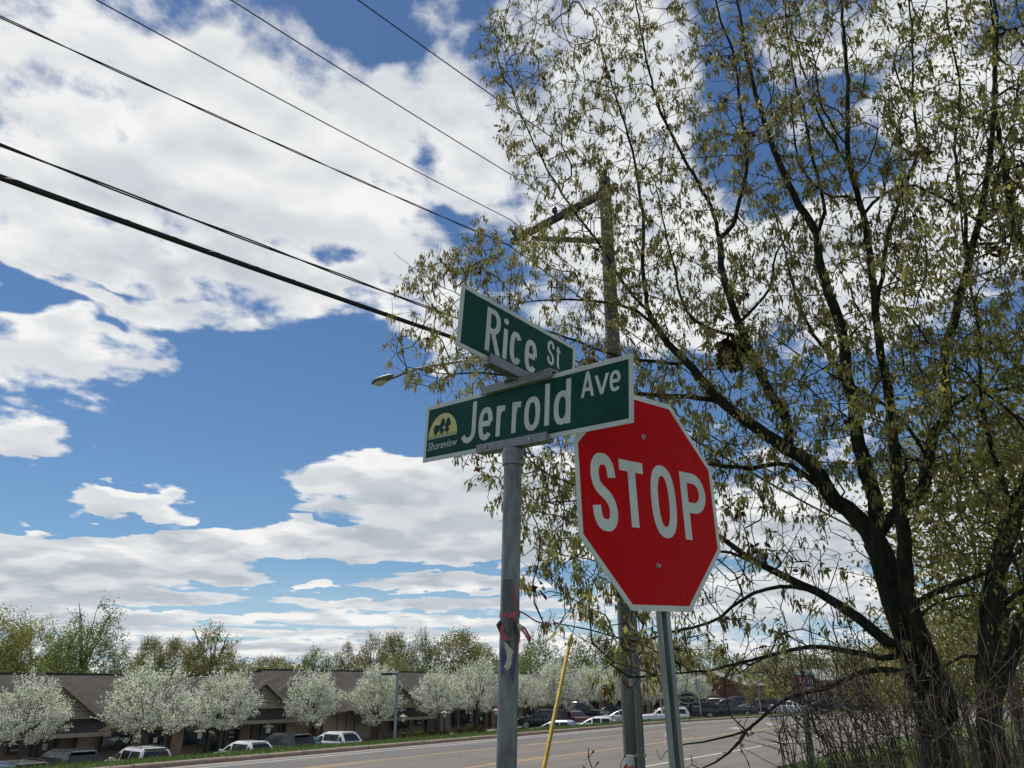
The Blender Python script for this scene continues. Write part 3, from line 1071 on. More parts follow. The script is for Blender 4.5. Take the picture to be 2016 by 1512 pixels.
def car(kind, paintm, x, y, z, head, label, cat):
    K = KINDS[kind]
    L, Wd = K['L'], K['Wd']
    P = MATS[paintm]
    root = empty('parked_car' if kind != 'pickup' else 'pickup_truck', (x, y, z), head, label, cat, 'cars parked in front of the offices')
    hx = L / 2
    hw = Wd / 2
    # lower body: stations (x, half width, z low, z top)
    xb0, xb1 = K['xb']
    st = [(0.0, hw * .86, .42, K['deck'] - .28), (.07, hw * .93, .34, K['deck'] - .08), (.35, hw * .985, .27, K['deck']), (K['wx'][0], hw, .24, K['belt']),
          (L * .5, hw, .23, K['belt'] - .01), (xb1, hw * .99, .24, K['belt'] - .02), (K['wx'][1], hw * .985, .25, K['hood']), (L - .40, hw * .95, .27, K['hood'] - .07),
          (L - .10, hw * .87, .32, K['hood'] - .20), (L, hw * .78, .42, K['hood'] - .38)]
    V, F = [], []
    for sx, w, zl, zt in st:
        sx -= hx
        sh = min(.13, (zt - zl) * .3)
        ring = [(-w * .90, zl), (-w, zl + .16), (-w, zt - sh * 1.6), (-w * .955, zt - sh * .35), (-w * .86, zt), (w * .86, zt), (w * .955, zt - sh * .35), (w, zt - sh * 1.6), (w, zl + .16), (w * .90, zl)]
        V += [(sx, a, b) for a, b in ring]
    n = 10
    for i in range(len(st) - 1):
        for k in range(n):
            k2 = (k + 1) % n
            F.append((i * n + k, (i + 1) * n + k, (i + 1) * n + k2, i * n + k2))
    F.append(tuple(range(n)))
    F.append(tuple(range((len(st) - 1) * n, len(st) * n))[::-1])
    MB().add(V, F).build('body', P, root, smooth=True)
    # cabin
    zr = K['roof']
    zb = K['belt'] - .03
    xr0, xr1 = K['xr']
    wb, wr = hw * .90, hw * .70

    def cab(inset=0.0):
        rows = []
        for f in (0.0, .55, .86, 1.0):
            zz = zb + (zr - zb) * f
            g = f if f < .9 else 1.0
            w_ = wb + (wr - wb) * f - (0.0 if f < 1 else .10)
            a = xb0 + (xr0 - xb0) * g + (.10 if f == 1 else 0)
            b = xb1 + (xr1 - xb1) * g - (.18 if f == 1 else 0)
            zz -= .035 if f == .86 else 0
            rows.append([(a - hx, -w_, zz), (a - hx + .12, -w_ * 1.0, zz), (b - hx - .12, -w_, zz), (b - hx, -w_ * .93, zz), (b - hx, w_ * .93, zz), (b - hx - .12, w_, zz), (a - hx + .12, w_, zz), (a - hx, w_, zz)])
        return rows
    rows = cab()
    V = [p for r in rows for p in r]
    F = []
    n = 8
    for i in range(3):
        for k in range(n):
            F.append((i * n + k, i * n + (k + 1) % n, (i + 1) * n + (k + 1) % n, (i + 1) * n + k))
    F.append(tuple(range(3 * n, 4 * n)))
    MB().add(V, F).build('cabin', P, root, smooth=True)
    G = MATS['car_glass']

    def side_pt(xx, f, sg):
        """point on the cabin side; xx in car coordinates clipped between the pillars at height fraction f"""
        a = xb0 + (xr0 - xb0) * f
        b = xb1 + (xr1 - xb1) * f
        w_ = wb + (wr - wb) * f
        return (min(max(xx, a + .16), b - .16) - hx, sg * (w_ + .008), zb + (zr - zb) * f - (.035 * max(0, (f - .55) / .31)) * 1.0)
    cuts = [xb0 - 1] + list(K['gl']) + [xb1 + 1]
    for sg in (-1, 1):
        for a, b in zip(cuts[:-1], cuts[1:]):
            q = []
            for xx, f in ((a + .04, .13), (b - .04, .13), (b - .04, .55), (b - .04, .82), (a + .04, .82), (a + .04, .55)):
                q.append(side_pt(xx, f, sg))
            if q[1][0] - q[0][0] < .14: continue
            if q[3][0] - q[4][0] < .05: q = [q[0], q[1], q[2], q[5]]
            MB().add(q, [tuple(range(len(q))) if sg < 0 else tuple(range(len(q)))[::-1]]).build('side_window', G, root)
    for nm, x0, x1, sg in (('rear_window', xb0, xr0, -1), ('windshield', xb1, xr1, 1)):
        q = []
        for f, e in ((.12, 0), (.80, 0)):
            xx = x0 + (x1 - x0) * f + sg * .012 - hx
            w_ = (wb + (wr - wb) * f) * (.93 if sg > 0 else 1) - .10
            zz = zb + (zr - zb) * f - .02 * f
            q += [(xx, -w_, zz), (xx, w_, zz)]
        q = [q[0], q[1], q[3], q[2]]
        MB().add(q, [(0, 1, 2, 3) if sg > 0 else (3, 2, 1, 0)]).build(nm, G, root)
    if kind in ('suv', 'van', 'hatch'):
        MB().box((xr0 - .05 - hx, 0, zr - .03), (.28, wr * 1.7, .045)).build('rear_spoiler', MATS['car_trim'] if kind != 'hatch' else P, root, bevel=.012)
    if kind == 'suv':
        for sg in (-1, 1):
            MB().tube([(xr0 + .3 - hx, sg * wr * .86, zr + .01), (xr0 + .4 - hx, sg * wr * .86, zr + .05), (xr1 - .3 - hx, sg * wr * .86, zr + .05), (xr1 - .2 - hx, sg * wr * .86, zr + .01)], .018, 6).build('roof_rail', MATS['car_trim'], root)
    if kind == 'pickup':
        MB().box((xb0 / 2 - hx + .05, 0, K['deck'] + .012), (xb0 - .35, Wd * .72, .02)).build('bed_cover', MATS['car_trim'], root)
    wr_ = K['wb']
    for wx in K['wx']:
        for sg in (-1, 1):
            c = Matrix.Translation((wx - hx, sg * (hw - .10), wr_)) @ Matrix.Rotation(R(90), 4, 'X')
            wh = MB().lathe([(wr_ * .72, -.11), (wr_ * .95, -.11), (wr_, -.07), (wr_, .07), (wr_ * .95, .11), (wr_ * .72, .11)], 18, c).build('tyre', MATS['tyre'], root, smooth=True)
            wh.name = 'wheel'
            rm = MB()
            rm.lathe([(wr_ * .70, -.112 if sg > 0 else -.06), (wr_ * .70, .06 if sg > 0 else .112)], 16, c)
            rm.build('rim', MATS['rim'], wh)
            for a5 in range(5):
                an = a5 * 2 * math.pi / 5
                MB().box((wx - hx + math.cos(an) * wr_ * .36, sg * (hw + .014), wr_ + math.sin(an) * wr_ * .36), (.05, .012, .05)).build('rim_hole', MATS['car_trim'], wh)
    for sg in (-1, 1):
        zt = K['deck'] - .16
        MB().box((.045 - hx, sg * hw * .80, zt - .06), (.10, .20 if kind != 'suv' else .16, .34 if kind in ('suv', 'van') else .20)).build('tail_light', MATS['tail_red'], root, bevel=.02)
        MB().box((L - .17 - hx, sg * hw * .72, K['hood'] - .26), (.22, .36, .13)).build('headlight', MATS['head_clear'], root, bevel=.03)
        MB().box((xb1 - .32 - hx, sg * (hw + .07), K['belt'] + .03), (.16, .20, .14)).build('mirror', P, root, bevel=.04)
    MB().box((.01 - hx, 0, .62), (.02, .32, .16)).build('licence_plate', MATS['plate_white'], root)
    MB().box((.03 - hx, 0, .42), (.16, Wd * .84, .16)).build('bumper', MATS['car_trim'] if kind in ('suv', 'pickup') else P, root, bevel=.04)
    gr = MATS['chrome'] if kind == 'pickup' else MATS['car_trim']
    MB().box((L - .015 - hx, 0, K['hood'] - .42), (.05, Wd * .52, .26)).build('grille', gr, root, bevel=.02)
    return root


NOSE_AWAY = math.atan2(TD[1], TD[0])               # nose towards the offices
NOSE_OUT = NOSE_AWAY + math.pi


def park(kind, paintm, px, t, label, cat, head=NOSE_AWAY, turn=0.0, z=None, lift=0.0):
    """px = where the middle of the car lies in azimuth, t = distance across the street"""
    d = ray(px, 1440)
    az = math.atan2(d[0], d[1])
    rr = t / math.sin(AX - az)
    x, y = rr * math.sin(az), rr * math.cos(az)
    s, tt = st_of((x, y))
    zz = max(gz(s, tt), float(lot_z(s))) + .03 + lift if z is None else z
    c = car(kind, paintm, x, y, zz, head + R(turn), label, cat)
    if px < 700: c.scale = (.92, .92, .97)
    return c


park('suv', 'paint_charcoal', 32, 34.0, 'dark grey suv with tall red tail lights at the low end of the verge', 'suv')
park('suv', 'paint_black', 132, 38.0, 'black suv with a bright rear window parked beside the first brick pier', 'suv')
park('suv', 'paint_white', 278, 38.3, 'white suv with black windows parked under the second white tree', 'suv', turn=-6, lift=-.10)
park('hatch', 'paint_white', 482, 38.3, 'white hatchback parked under the third white tree', 'hatchback')
park('suv', 'paint_black', 556, 38.6, 'black suv between the two white hatchbacks', 'suv')
park('sedan', 'paint_teal', 610, 40.0, 'dark teal car squeezed behind the second white hatchback', 'sedan', lift=-.25)
park('hatch', 'paint_white', 656, 38.6, 'white hatchback with large rounded rear window by the grey lamp post', 'hatchback')
NL = NOSE_AWAY - R(6)
park('suv', 'paint_black', 1071, 43.5 - 2.2, 'black suv seen from the side left of the yellow marker', 'suv', head=R(168))
park('sedan', 'paint_silver', 1096, 33.0, 'silver roof of a car sunk behind the verge by the yellow marker', 'sedan', head=R(158))
park('sedan', 'paint_maroon', 1122, 40.0, 'dark maroon sedan with its tail towards the street beside the big pickup', 'sedan', head=R(118))
park('pickup', 'paint_black', 1141, 44.2, 'black pickup truck with chrome grille facing right', 'pickup', head=R(-28))
park('sedan', 'paint_white', 1174, 33.0, 'white car roof just showing above the verge below the black pickup', 'sedan', head=R(170))
park('sedan', 'paint_black', 1203, 43.0, 'black coupe with red tail light parked beside the wooden pole', 'sedan', head=R(172))
park('sedan', 'paint_silver', 1226, 37.0, 'dark windowed silver car partly behind the wooden pole', 'sedan', head=R(172))
park('suv', 'paint_white', 1308, 33.4, 'white suv with black windows between the wooden pole and the stop sign post', 'suv', head=R(176))
park('suv', 'paint_black', 1372, 36.5, 'black suv parked behind the oval sign', 'suv', head=R(168))
park('suv', 'paint_maroon', 1409, 40.5, 'dark maroon suv with red tail light beyond the black one by the oval sign', 'suv', head=R(150))
park('pickup', 'paint_charcoal', 1440, 33.8, 'dark grey pickup truck with crew cab beside the verge past the oval sign', 'pickup', head=R(170))
park('suv', 'paint_navy', 1450, 41.0, 'dark blue car behind the cab of the grey pickup', 'car', head=R(160))
park('suv', 'paint_charcoal', 1499, 34.5, 'grey suv right of the grey pickup behind bare branches', 'suv', head=R(168))
park('sedan', 'paint_white', 1561, 31.0, 'white sedan facing right behind the bare stems', 'sedan', head=R(-12))
park('pickup', 'paint_navy', 1580, 35.0, 'dark blue pickup behind the white sedan', 'pickup', head=R(-8))
park('suv', 'paint_black', 1640, 29.5, 'black suv nearly hidden by the thicket under the red walled shop', 'suv', head=R(172))
park('suv', 'paint_charcoal', 1686, 27.5, 'dark suv farthest to the right through the thicket', 'suv', head=R(176))

# ---------------------------------------------------------------- lamps and signs along the offices
def lantern(px, py, t, label):
    d = ray(px, py)
    az = math.atan2(d[0], d[1])
    rr = t / math.sin(AX - az)
    x, y = rr * math.sin(az), rr * math.cos(az)
    top = CAM_Z + rr * d[2] / math.hypot(d[0], d[1])
    s, tt = st_of((x, y))
    zb = float(lot_z(s))
    h = top - zb
    r = empty('lantern_post', (x, y, zb), 0, label, 'lantern', 'lantern posts along the office walk')
    MB().tube([(0, 0, 0), (0, 0, h - .18)], .045, 8).build('post', MATS['black_metal'], r)
    MB().lathe([(.10, h - .18), (.13, h - .16), (.15, h + .14), (.14, h + .16)], 8).build('lamp_glass', MATS['lantern_glass'], r)
    MB().lathe([(.34, h + .155), (.33, h + .19), (.10, h + .30), (.03, h + .36)], 10).build('lamp_hood', MATS['trim_pale'], r)
    return r


lantern(393, 1447, 43.4, 'lantern on a black post between the second and third white trees')
lantern(528, 1437, 43.4, 'lantern with a wide pale hood above the black suv')
lantern(793, 1416, 43.4, 'lantern with a pale hood right of the tall grey lamp post')
lantern(875, 1408, 43.4, 'lantern under the white tree just left of the street sign pole')
lantern(977, 1403, 43.4, 'lantern half hidden behind the street sign pole')

p = at_r(777, 1452, 50.0)
s_, t_ = st_of(p)
zb = gz(s_, t_)
h = 2.3 + 50.0 * math.tan(R(.72)) - zb
lp = empty('parking_lamp', (p[0], p[1], zb), 0, 'tall grey square parking lot lamp post with a flat head pointing left', 'lamp post')
MB().box((0, 0, h / 2), (.15, .15, h)).build('post', MATS['post_steel'], lp, bevel=.01)
MB().box((-.24, 0, h - .10), (.36, .09, .09)).build('bracket_arm', MATS['black_metal'], lp)
MB().box((-.66, 0, h - .10), (.62, .34, .12)).build('lamp_head', MATS['black_metal'], lp, bevel=.02)
MB().box((-.66, 0, h - .166), (.46, .24, .012)).build('lens', MATS['lamp_lens'], lp)
MB().box((0, 0, .03), (.34, .34, .06)).build('base_plate', MATS['post_steel'], lp)


def text_mesh(name, body, size, m, shear=0.0, sx=1.0, extrude=0.0, align='CENTER'):
    cu = bpy.data.curves.new(name, 'FONT')
    cu.body = body
    cu.size = size
    cu.shear = shear
    cu.extrude = extrude
    cu.resolution_u = 3
    cu.align_x = align
    cu.align_y = 'CENTER'
    o = bpy.data.objects.new(name, cu)
    COL.objects.link(o)
    me = bpy.data.meshes.new_from_object(o, depsgraph=bpy.context.evaluated_depsgraph_get())
    bpy.data.objects.remove(o)
    bpy.data.curves.remove(cu)
    me.name = name
    me.transform(Matrix.Diagonal((sx, 1, 1, 1)))
    me.materials.clear()
    me.materials.append(m)
    return me


STAND = Matrix.Rotation(R(90), 4, 'X')             # xy lettering stood upright, facing -y

# oval black sign on a post
p = at_r(1359, 1411, 61.0)
zs = gz(*st_of(p))
ov = empty('oval_sign', (p[0], p[1], zs), R(-12), 'black oval sign with a white rim on a short dark post by the car park', 'sign')
cz = 2.3 + 61 * ray(1355, 1374)[2] / math.hypot(*ray(1355, 1374)[:2]) - zs
MB().box((.05, 0, cz / 2 - .1), (.16, .12, cz - .2)).build('post', MATS['black_metal'], ov)
el = lambda a, b, n=36: [(a * math.cos(2 * math.pi * k / n), b * math.sin(2 * math.pi * k / n)) for k in range(n)]
TR = Matrix.Translation((-.1, 0, cz)) @ STAND
MB().prism(el(.70, .44), -.05, .07, TR).build('panel', MATS['black_metal'], ov)
rim = MB()
a, b = el(.63, .385), el(.59, .345)
rim.add([TR @ Vector((x, y, .074)) for x, y in a] + [TR @ Vector((x, y, .074)) for x, y in b], [(k, (k + 1) % 36, 36 + (k + 1) % 36, 36 + k) for k in range(36)])
rim.build('rim_line', MATS['white_film'], ov)
tm = text_mesh('lettering', 'BLACKTERN', .25, MATS['white_film'], sx=.72)
tm.transform(TR @ Matrix.Translation((0, .02, .075)))
obj('lettering', tm, ov)
tm = text_mesh('small_lettering', '•••• ••••', .12, MATS['white_film'], sx=.9)
tm.transform(TR @ Matrix.Translation((0, -.20, .075)))
obj('small_lettering', tm, ov)
for k, sx in ((0, -.55), (1, .45)):
    MB().box((sx, -.02, cz - .56), (.36, .05, .05)).build('name_strip', MATS['white_film'], ov)

# back of a traffic sign on a thin post
p = at_r(1381, 1411, 60.0)
zs = gz(*st_of(p))
ts = empty('traffic_sign', (p[0], p[1], zs), R(8), 'bare grey back of a tall traffic sign on a thin post beside the oval sign', 'road sign')
f = lambda py: 2.3 + 60 * ray(1381, py)[2] / math.hypot(*ray(1381, py)[:2]) - zs
MB().tube([(0, 0, -.2), (-.12, 0, f(1334))], .035, 8).build('post', MATS['back_sheet'], ts)
MB().box((-.08, .05, (f(1337) + f(1361)) / 2), (.42, .012, f(1337) - f(1361))).build('panel', MATS['back_sheet'], ts)

# blue and red shop sign on two poles
p = at_r(1590, 1395, 92.0)
zs = gz(*st_of(p))
bs = empty('shop_sign', (p[0], p[1], zs), R(-14), 'dark blue and red shop sign on a pole seen through the thicket', 'sign')
f = lambda py: 2.3 + 92 * ray(1590, py)[2] / math.hypot(*ray(1590, py)[:2]) - zs
MB().box((0, 0, f(1350) / 2), (.22, .22, f(1350))).build('post', MATS['back_sheet'], bs)
zc, hh = (f(1329) + f(1351)) / 2, f(1329) - f(1351)
MB().box((0, -.02, zc), (2.0, .35, hh)).build('panel', MATS['sign_blue'], bs)
MB().box((-.22, -.21, zc), (.72, .03, hh * .78)).build('red_square', MATS['sign_red'], bs)
mb = MB()
for a in (-.34, -.10):
    mb.box((a, -.235, zc), (.10, .012, hh * .5))
mb.box((-.22, -.238, zc), (.16, .012, .1)).build('white_mark', MATS['white_film'], bs)
for k in range(3):
    MB().box((.38 + k * .2, -.205, zc - .05), (.07, .02, hh * .6)).build('white_stroke', MATS['white_film'], bs)
MB().box((-.1, -.02, zc + hh / 2 + .12), (.9, .25, .2)).build('top_strip', MATS['white_film'], bs)

# pale thin pole behind the cars
p = at_r(1497, 1392, 96.0)
zs = gz(*st_of(p))
fp = empty('flag_pole', (p[0], p[1], zs), 0, 'thin pale pole standing among the cars past the grey pickup', 'pole')
f = lambda py: 2.3 + 96 * ray(1497, py)[2] / math.hypot(*ray(1497, py)[:2]) - zs
MB().tube([(0, 0, 0), (0, 0, f(1325))], [.06, .04], 8).build('post', MATS['back_sheet'], fp)
MB().lathe([(.02, f(1325)), (.09, f(1325) + .06), (.02, f(1325) + .14)], 8).build('finial', MATS['back_sheet'], fp)

# bare sign post seen through the thicket
p = at_r(1601, 1512, 12.0)
zs = gz(*st_of(p))
sp = empty('sign_post', (p[0], p[1], zs), R(-20), 'bare galvanised channel post standing in the thicket by the road', 'post')
hh = 2.3 + 12 * ray(1595, 1398)[2] / math.hypot(*ray(1595, 1398)[:2]) - zs
MB().box((0, 0, hh / 2 - .3), (.035, .012, hh + .6)).box((-.028, -.014, hh / 2 - .3), (.02, .04, hh + .6)).box((.028, -.014, hh / 2 - .3), (.02, .04, hh + .6)).build('post', MATS['post_steel'], sp)
MB().tube([(0, .02, hh - .1), (0, -.03, hh - .1)], .012, 8).build('bolt', MATS['bolt_steel'], sp)

# ---------------------------------------------------------------- lettering in the style of highway signs
def catmull(pts, n=7):
    P = [np.array(p, float) for p in pts]
    P = [2 * P[0] - P[1]] + P + [2 * P[-1] - P[-2]]
    out = []
    for i in range(1, len(P) - 2):
        for k in range(n):
            t = k / n
            a, b, c, d = P[i - 1:i + 3]
            out.append(.5 * ((2 * b) + (c - a) * t + (2 * a - 5 * b + 4 * c - d) * t * t + (3 * b - a - 3 * c + d) * t ** 3))
    out.append(P[-2])
    return out


def sup(cx, cy, rx, ry, a0, a1, e=2.45, n=40):
    o = []
    for k in range(n + 1):
        a = R(a0 + (a1 - a0) * k / n)
        c, s = math.cos(a), math.sin(a)
        o.append(np.array([cx + rx * math.copysign(abs(c) ** (2 / e), c), cy + ry * math.copysign(abs(s) ** (2 / e), s)]))
    return o


def arc(cx, cy, rx, ry, a0, a1, n=18):
    return [np.array([cx + rx * math.cos(R(a0 + (a1 - a0) * k / n)), cy + ry * math.sin(R(a0 + (a1 - a0) * k / n))]) for k in range(n + 1)]


def V2(*p):
    return [np.array(q, float) for q in p]


def glyph(ch):
    """centre lines in a unit cell; ('s', pts) a stroke, ('d', p, q) a diagonal cut level, ('o', c) a dot"""
    if ch == 'S':
        return [('s', catmull([(.98, .73), (.93, .88), (.74, .985), (.5, 1), (.25, .975), (.06, .87), (.02, .73), (.12, .60), (.32, .525), (.68, .435), (.90, .33), (.98, .20), (.90, .07), (.70, .005), (.5, 0), (.26, .02), (.08, .12), (.02, .28)]))]
    if ch == 'T': return [('s', V2((0, 1), (1, 1)), 'x'), ('s', V2((.5, 0), (.5, 1)))]
    if ch in 'Oo': return [('s', sup(.5, .5, .5, .5, 90, 450), 'loop')]
    if ch == 'P': return [('s', V2((0, 0), (0, 1)), 'x'), ('s', V2((0, 1), (.45, 1)) + arc(.5, .735, .5, .265, 85, -85) + V2((.45, .47), (0, .47)))]
    if ch == 'R': return [('s', V2((0, 0), (0, 1)), 'x'), ('s', V2((0, 1), (.45, 1)) + arc(.5, .745, .5, .255, 85, -85) + V2((.45, .49), (0, .49))), ('d', (1.02, 0), (.48, .47))]
    if ch == 'i': return [('s', V2((.5, 0), (.5, .70)), 'x'), ('o', (.5, 1.0))]
    if ch == 'c': return [('s', sup(.5, .5, .5, .5, 38, 322))]
    if ch == 'e': return [('s', V2((.02, .50), (1, .50))), ('s', sup(.5, .5, .5, .5, 2, 318))]
    if ch == 'r': return [('s', V2((0, 0), (0, 1)), 'x'), ('s', catmull([(0, .62), (.18, .86), (.5, .98), (1, .96)]))]
    if ch == 'l': return [('s', V2((.5, 0), (.5, 1)), 'x')]
    if ch == 'd': return [('s', sup(.5, .36, .5, .36, 90, 450), 'loop'), ('s', V2((1, 0), (1, 1)), 'x')]
    if ch == 't': return [('s', V2((.45, 1.0), (.45, .24)) + arc(.75, .22, .30, .22, 180, 285)), ('s', V2((0, .80), (1, .80)))]
    if ch == 'J': return [('s', V2((1, 1), (1, .26)) + arc(.53, .24, .47, .24, 0, -90) + catmull([(.50, 0), (.25, .03), (.04, .14)]), 'x0')]
    if ch == 'A': return [('d', (0, 0), (.46, 1)), ('d', (1, 0), (.54, 1)), ('s', V2((.2, .27), (.8, .27)))]
    if ch == 'v': return [('d', (.46, 0), (0, 1)), ('d', (.54, 0), (1, 1))]


def letter_mesh(ch, u0, u1, v0, v1, w, zbase):
    """flat film letter filling the box u0..u1, v0..v1 with stroke width w"""
    mb = MB()
    if u1 - u0 <= w * 1.05:
        f = lambda p: np.array([(u0 + u1) / 2, v0 + w / 2 + p[1] * (v1 - v0 - w)])
    else:
        f = lambda p: np.array([u0 + w / 2 + p[0] * (u1 - u0 - w), v0 + w / 2 + p[1] * (v1 - v0 - w)])
    z = zbase
    for g in glyph(ch):
        z += .00012
        if g[0] == 's':
            P = [f(p) for p in g[1]]
            flag = g[2] if len(g) > 2 else ''
            if flag in ('x', 'x0'):
                d = P[0] - P[1]
                P[0] = P[0] + d / np.linalg.norm(d) * w / 2
                if flag == 'x':
                    d = P[-1] - P[-2]
                    P[-1] = P[-1] + d / np.linalg.norm(d) * w / 2
            Q = [P[0]]
            for p in P[1:]:
                if np.linalg.norm(p - Q[-1]) > w * .02: Q.append(p)
            P = Q
            L, Rr = [], []
            m = len(P)
            for i, p in enumerate(P):
                if flag == 'loop':
                    a, b = P[(i - 1) % m] if i > 0 else P[-2], P[(i + 1) % m] if i < m - 1 else P[1]
                else:
                    a, b = P[max(i - 1, 0)], P[min(i + 1, m - 1)]
                t = (b - a) / (np.linalg.norm(b - a) + 1e-12)
                nrm = np.array([-t[1], t[0]])
                L.append(p + nrm * w / 2)
                Rr.append(p - nrm * w / 2)
            V = [(*q, z) for q in L] + [(*q, z) for q in Rr]
            mb.add(V, [(i, m + i, m + i + 1, i + 1) for i in range(m - 1)])
        elif g[0] == 'd':
            a, b = f(g[1]), f(g[2])
            ex = (w / 2) / (b[1] - a[1])
            d = b - a
            a, b = a - d * ex, b + d * ex
            hw = w * .5 * math.hypot(*d) / d[1]
            mb.add([(a[0] - hw, a[1], z), (a[0] + hw, a[1], z), (b[0] + hw, b[1], z), (b[0] - hw, b[1], z)], [(0, 1, 2, 3)])
        else:
            c = np.array([(u0 + u1) / 2, v1 - w * .58])
            mb.add([(c[0] + w * .60 * math.cos(k * math.pi / 8), c[1] + w * .60 * math.sin(k * math.pi / 8), z) for k in range(16)], [tuple(range(16))])
    return mb


def frame_m(c, yaw, roll, base):
    u = Vector((math.cos(yaw), math.sin(yaw), 0))
    v = Vector((0, 0, 1))
    U = u * math.cos(roll) + v * math.sin(roll)
    Vv = -u * math.sin(roll) + v * math.cos(roll)
    N = U.cross(Vv)
    M = Matrix((U, Vv, N)).transposed().to_4x4()
    M.translation = Vector(c) - Vector(base)
    return M


# ---------------------------------------------------------------- street name sign
base = (0.004, 2.588, gz_xy(0.004, 2.588))
ss = empty('street_name_sign', base, 0, 'galvanised pole carrying the two green street name blades Rice St and Jerrold Ave', 'street sign')
zb = base[2]
lean = lambda z: (-0.021 * (3.05 - z), 0, z - zb)
MB().tube([lean(zb - .3), lean(1.0), lean(2.0), lean(3.045)], .0312, 28, caps=True).build('pole', MATS['galvanised'], ss, smooth=True)
MB().lathe([(.0325, 3.000 - zb), (.0375, 3.002 - zb), (.0385, 3.045 - zb), (.036, 3.058 - zb), (.020, 3.062 - zb)], 24).build('post_cap', MATS['bracket_alu'], ss, smooth=True)

MJ = frame_m((0.017, 2.588, 3.190), -0.758, -0.061, base)
MR = frame_m((0.032, 2.588, 3.452), 0.802, -0.078, base)


def blade(M, L, Hh, letters, wts):
    b = MB().box((0, 0, 0), (L, Hh, .004)).build('name_blade', MATS['white_film'], ss, bevel=.0008, M=M)
    bw = .0165
    MB().box((0, 0, .0023), (L - 2 * bw, Hh - 2 * bw, .0006)).build('green_panel', MATS['green_film'], b, M=M)
    MB().tube([(-L / 2 + bw * 1.2, -Hh / 2 + bw * 1.35, .0026), (L / 2 - bw * 1.2, -Hh / 2 + bw * 1.35, .0026)], .0016, 8).build('stiffening_rib', MATS['green_film'], b, M=M)
    for (ch, u0, u1, v0, v1), w in zip(letters, wts):
        letter_mesh(ch, u0, u1, v0, v1, w, .0028).build('letter', MATS['white_film'], b, M=M)
    return b


jl = [('J', -.286, -.206, -.071, .086), ('e', -.190, -.118, -.074, .052), ('r', -.099, -.046, -.069, .045), ('r', -.021, .032, -.069, .045), ('o', .039, .113, -.074, .050),
      ('l', .133, .156, -.067, .083), ('d', .175, .249, -.074, .083), ('A', .293, .345, .002, .091), ('v', .350, .404, .001, .069), ('e', .409, .452, .000, .071)]
bj = blade(MJ, .997, .2286, jl, [.0212] * 7 + [.0118] * 3)
rl = [('R', -.180, -.110, -.086, .086), ('i', -.094, -.071, -.084, .078), ('c', -.058, .002, -.085, .046), ('e', .020, .085, -.086, .046), ('S', .142, .182, -.013, .088), ('t', .187, .222, -.012, .084)]
br = blade(MR, .615, .2425, rl, [.0208] * 4 + [.0112] * 2)

# town emblem: half disc with trees and the word beneath
em = MB()
cx, cy, rx, ry = -.391, -.020, .083, .090
half = [(cx + rx * math.cos(R(a)), cy + ry * math.sin(R(a)), .00285) for a in np.linspace(0, 180, 40)]
em.add(half, [tuple(range(40))])
emb = em.build('emblem', MATS['yellow_film'], bj, M=MJ)
tr_ = MB()
for tx, h0 in ((-.428, .046), (-.396, .064), (-.362, .062)):
    tr_.add([(tx - .003, cy + .003, .0031), (tx + .003, cy + .003, .0031), (tx + .0015, cy + h0 * .5, .0031), (tx - .0015, cy + h0 * .5, .0031)], [(0, 1, 2, 3)])
    for k in range(24):
        f = random.random()
        a = tx + random.uniform(-.012, .012) * (1 - abs(2 * f - .9) * .6)
        bb = cy + .014 + (h0 - .016) * f
        r1 = random.uniform(.006, .0095)
        zz = .0032 + .000008 * (k + 1) + .0004 * (tx + .45)
        tr_.add([(a + r1 * math.cos(q) * (1 + .25 * math.sin(5 * q + k)), bb + r1 * math.sin(q) * (1 + .2 * math.sin(4 * q)), zz) for q in np.linspace(0, 2 * math.pi, 14)[:-1]], [tuple(range(13))])
tr_.build('emblem_trees', MATS['green_film'], bj, M=MJ)
gr_ = MB()
for k in range(9):
    a = cx - .07 + k * .0175
    gr_.add([(a - .004, cy + .002, .00305), (a + .001, cy + .002, .00305), (a + .004 + .002 * (k % 3), cy + .010 + .003 * (k % 2), .00305)], [(0, 1, 2)])
gr_.build('emblem_grass', MATS['green_film'], bj, M=MJ)
MB().add([(cx - .080, cy - .006, .0029), (cx + .083, cy - .006, .0029), (cx + .083, cy - .002, .0029), (cx - .080, cy - .002, .0029)], [(0, 1, 2, 3)]).build('emblem_line', MATS['white_film'], bj, M=MJ)
tm = text_mesh('town_lettering', 'Shoreview', .046, MATS['white_film'], shear=.30, sx=.86)
tm.transform(MJ @ Matrix.Translation((-.391, -.057, .0029)) @ Matrix.Rotation(R(0.5), 4, 'Z'))
obj('town_lettering', tm, bj)

# brackets clamping the blades
def channel(M, u0, u1, v0, v1, d0, d1, name='bracket'):
    mb = MB()
    L = u1 - u0
    mb.box(((u0 + u1) / 2, (v0 + v1) / 2, d1 - .004), (L, v1 - v0, .008))
    mb.box(((u0 + u1) / 2, (v0 + v1) / 2, d0 + .004), (L, v1 - v0, .008))
    ve = v0 + .004 if abs(v0) > abs(v1) else v1 - .004
    mb.box(((u0 + u1) / 2, ve, (d0 + d1) / 2), (L - .0006, .0078, d1 - d0 - .017))
    return mb.build(name, MATS['bracket_alu'], ss, M=M, bevel=.0012)


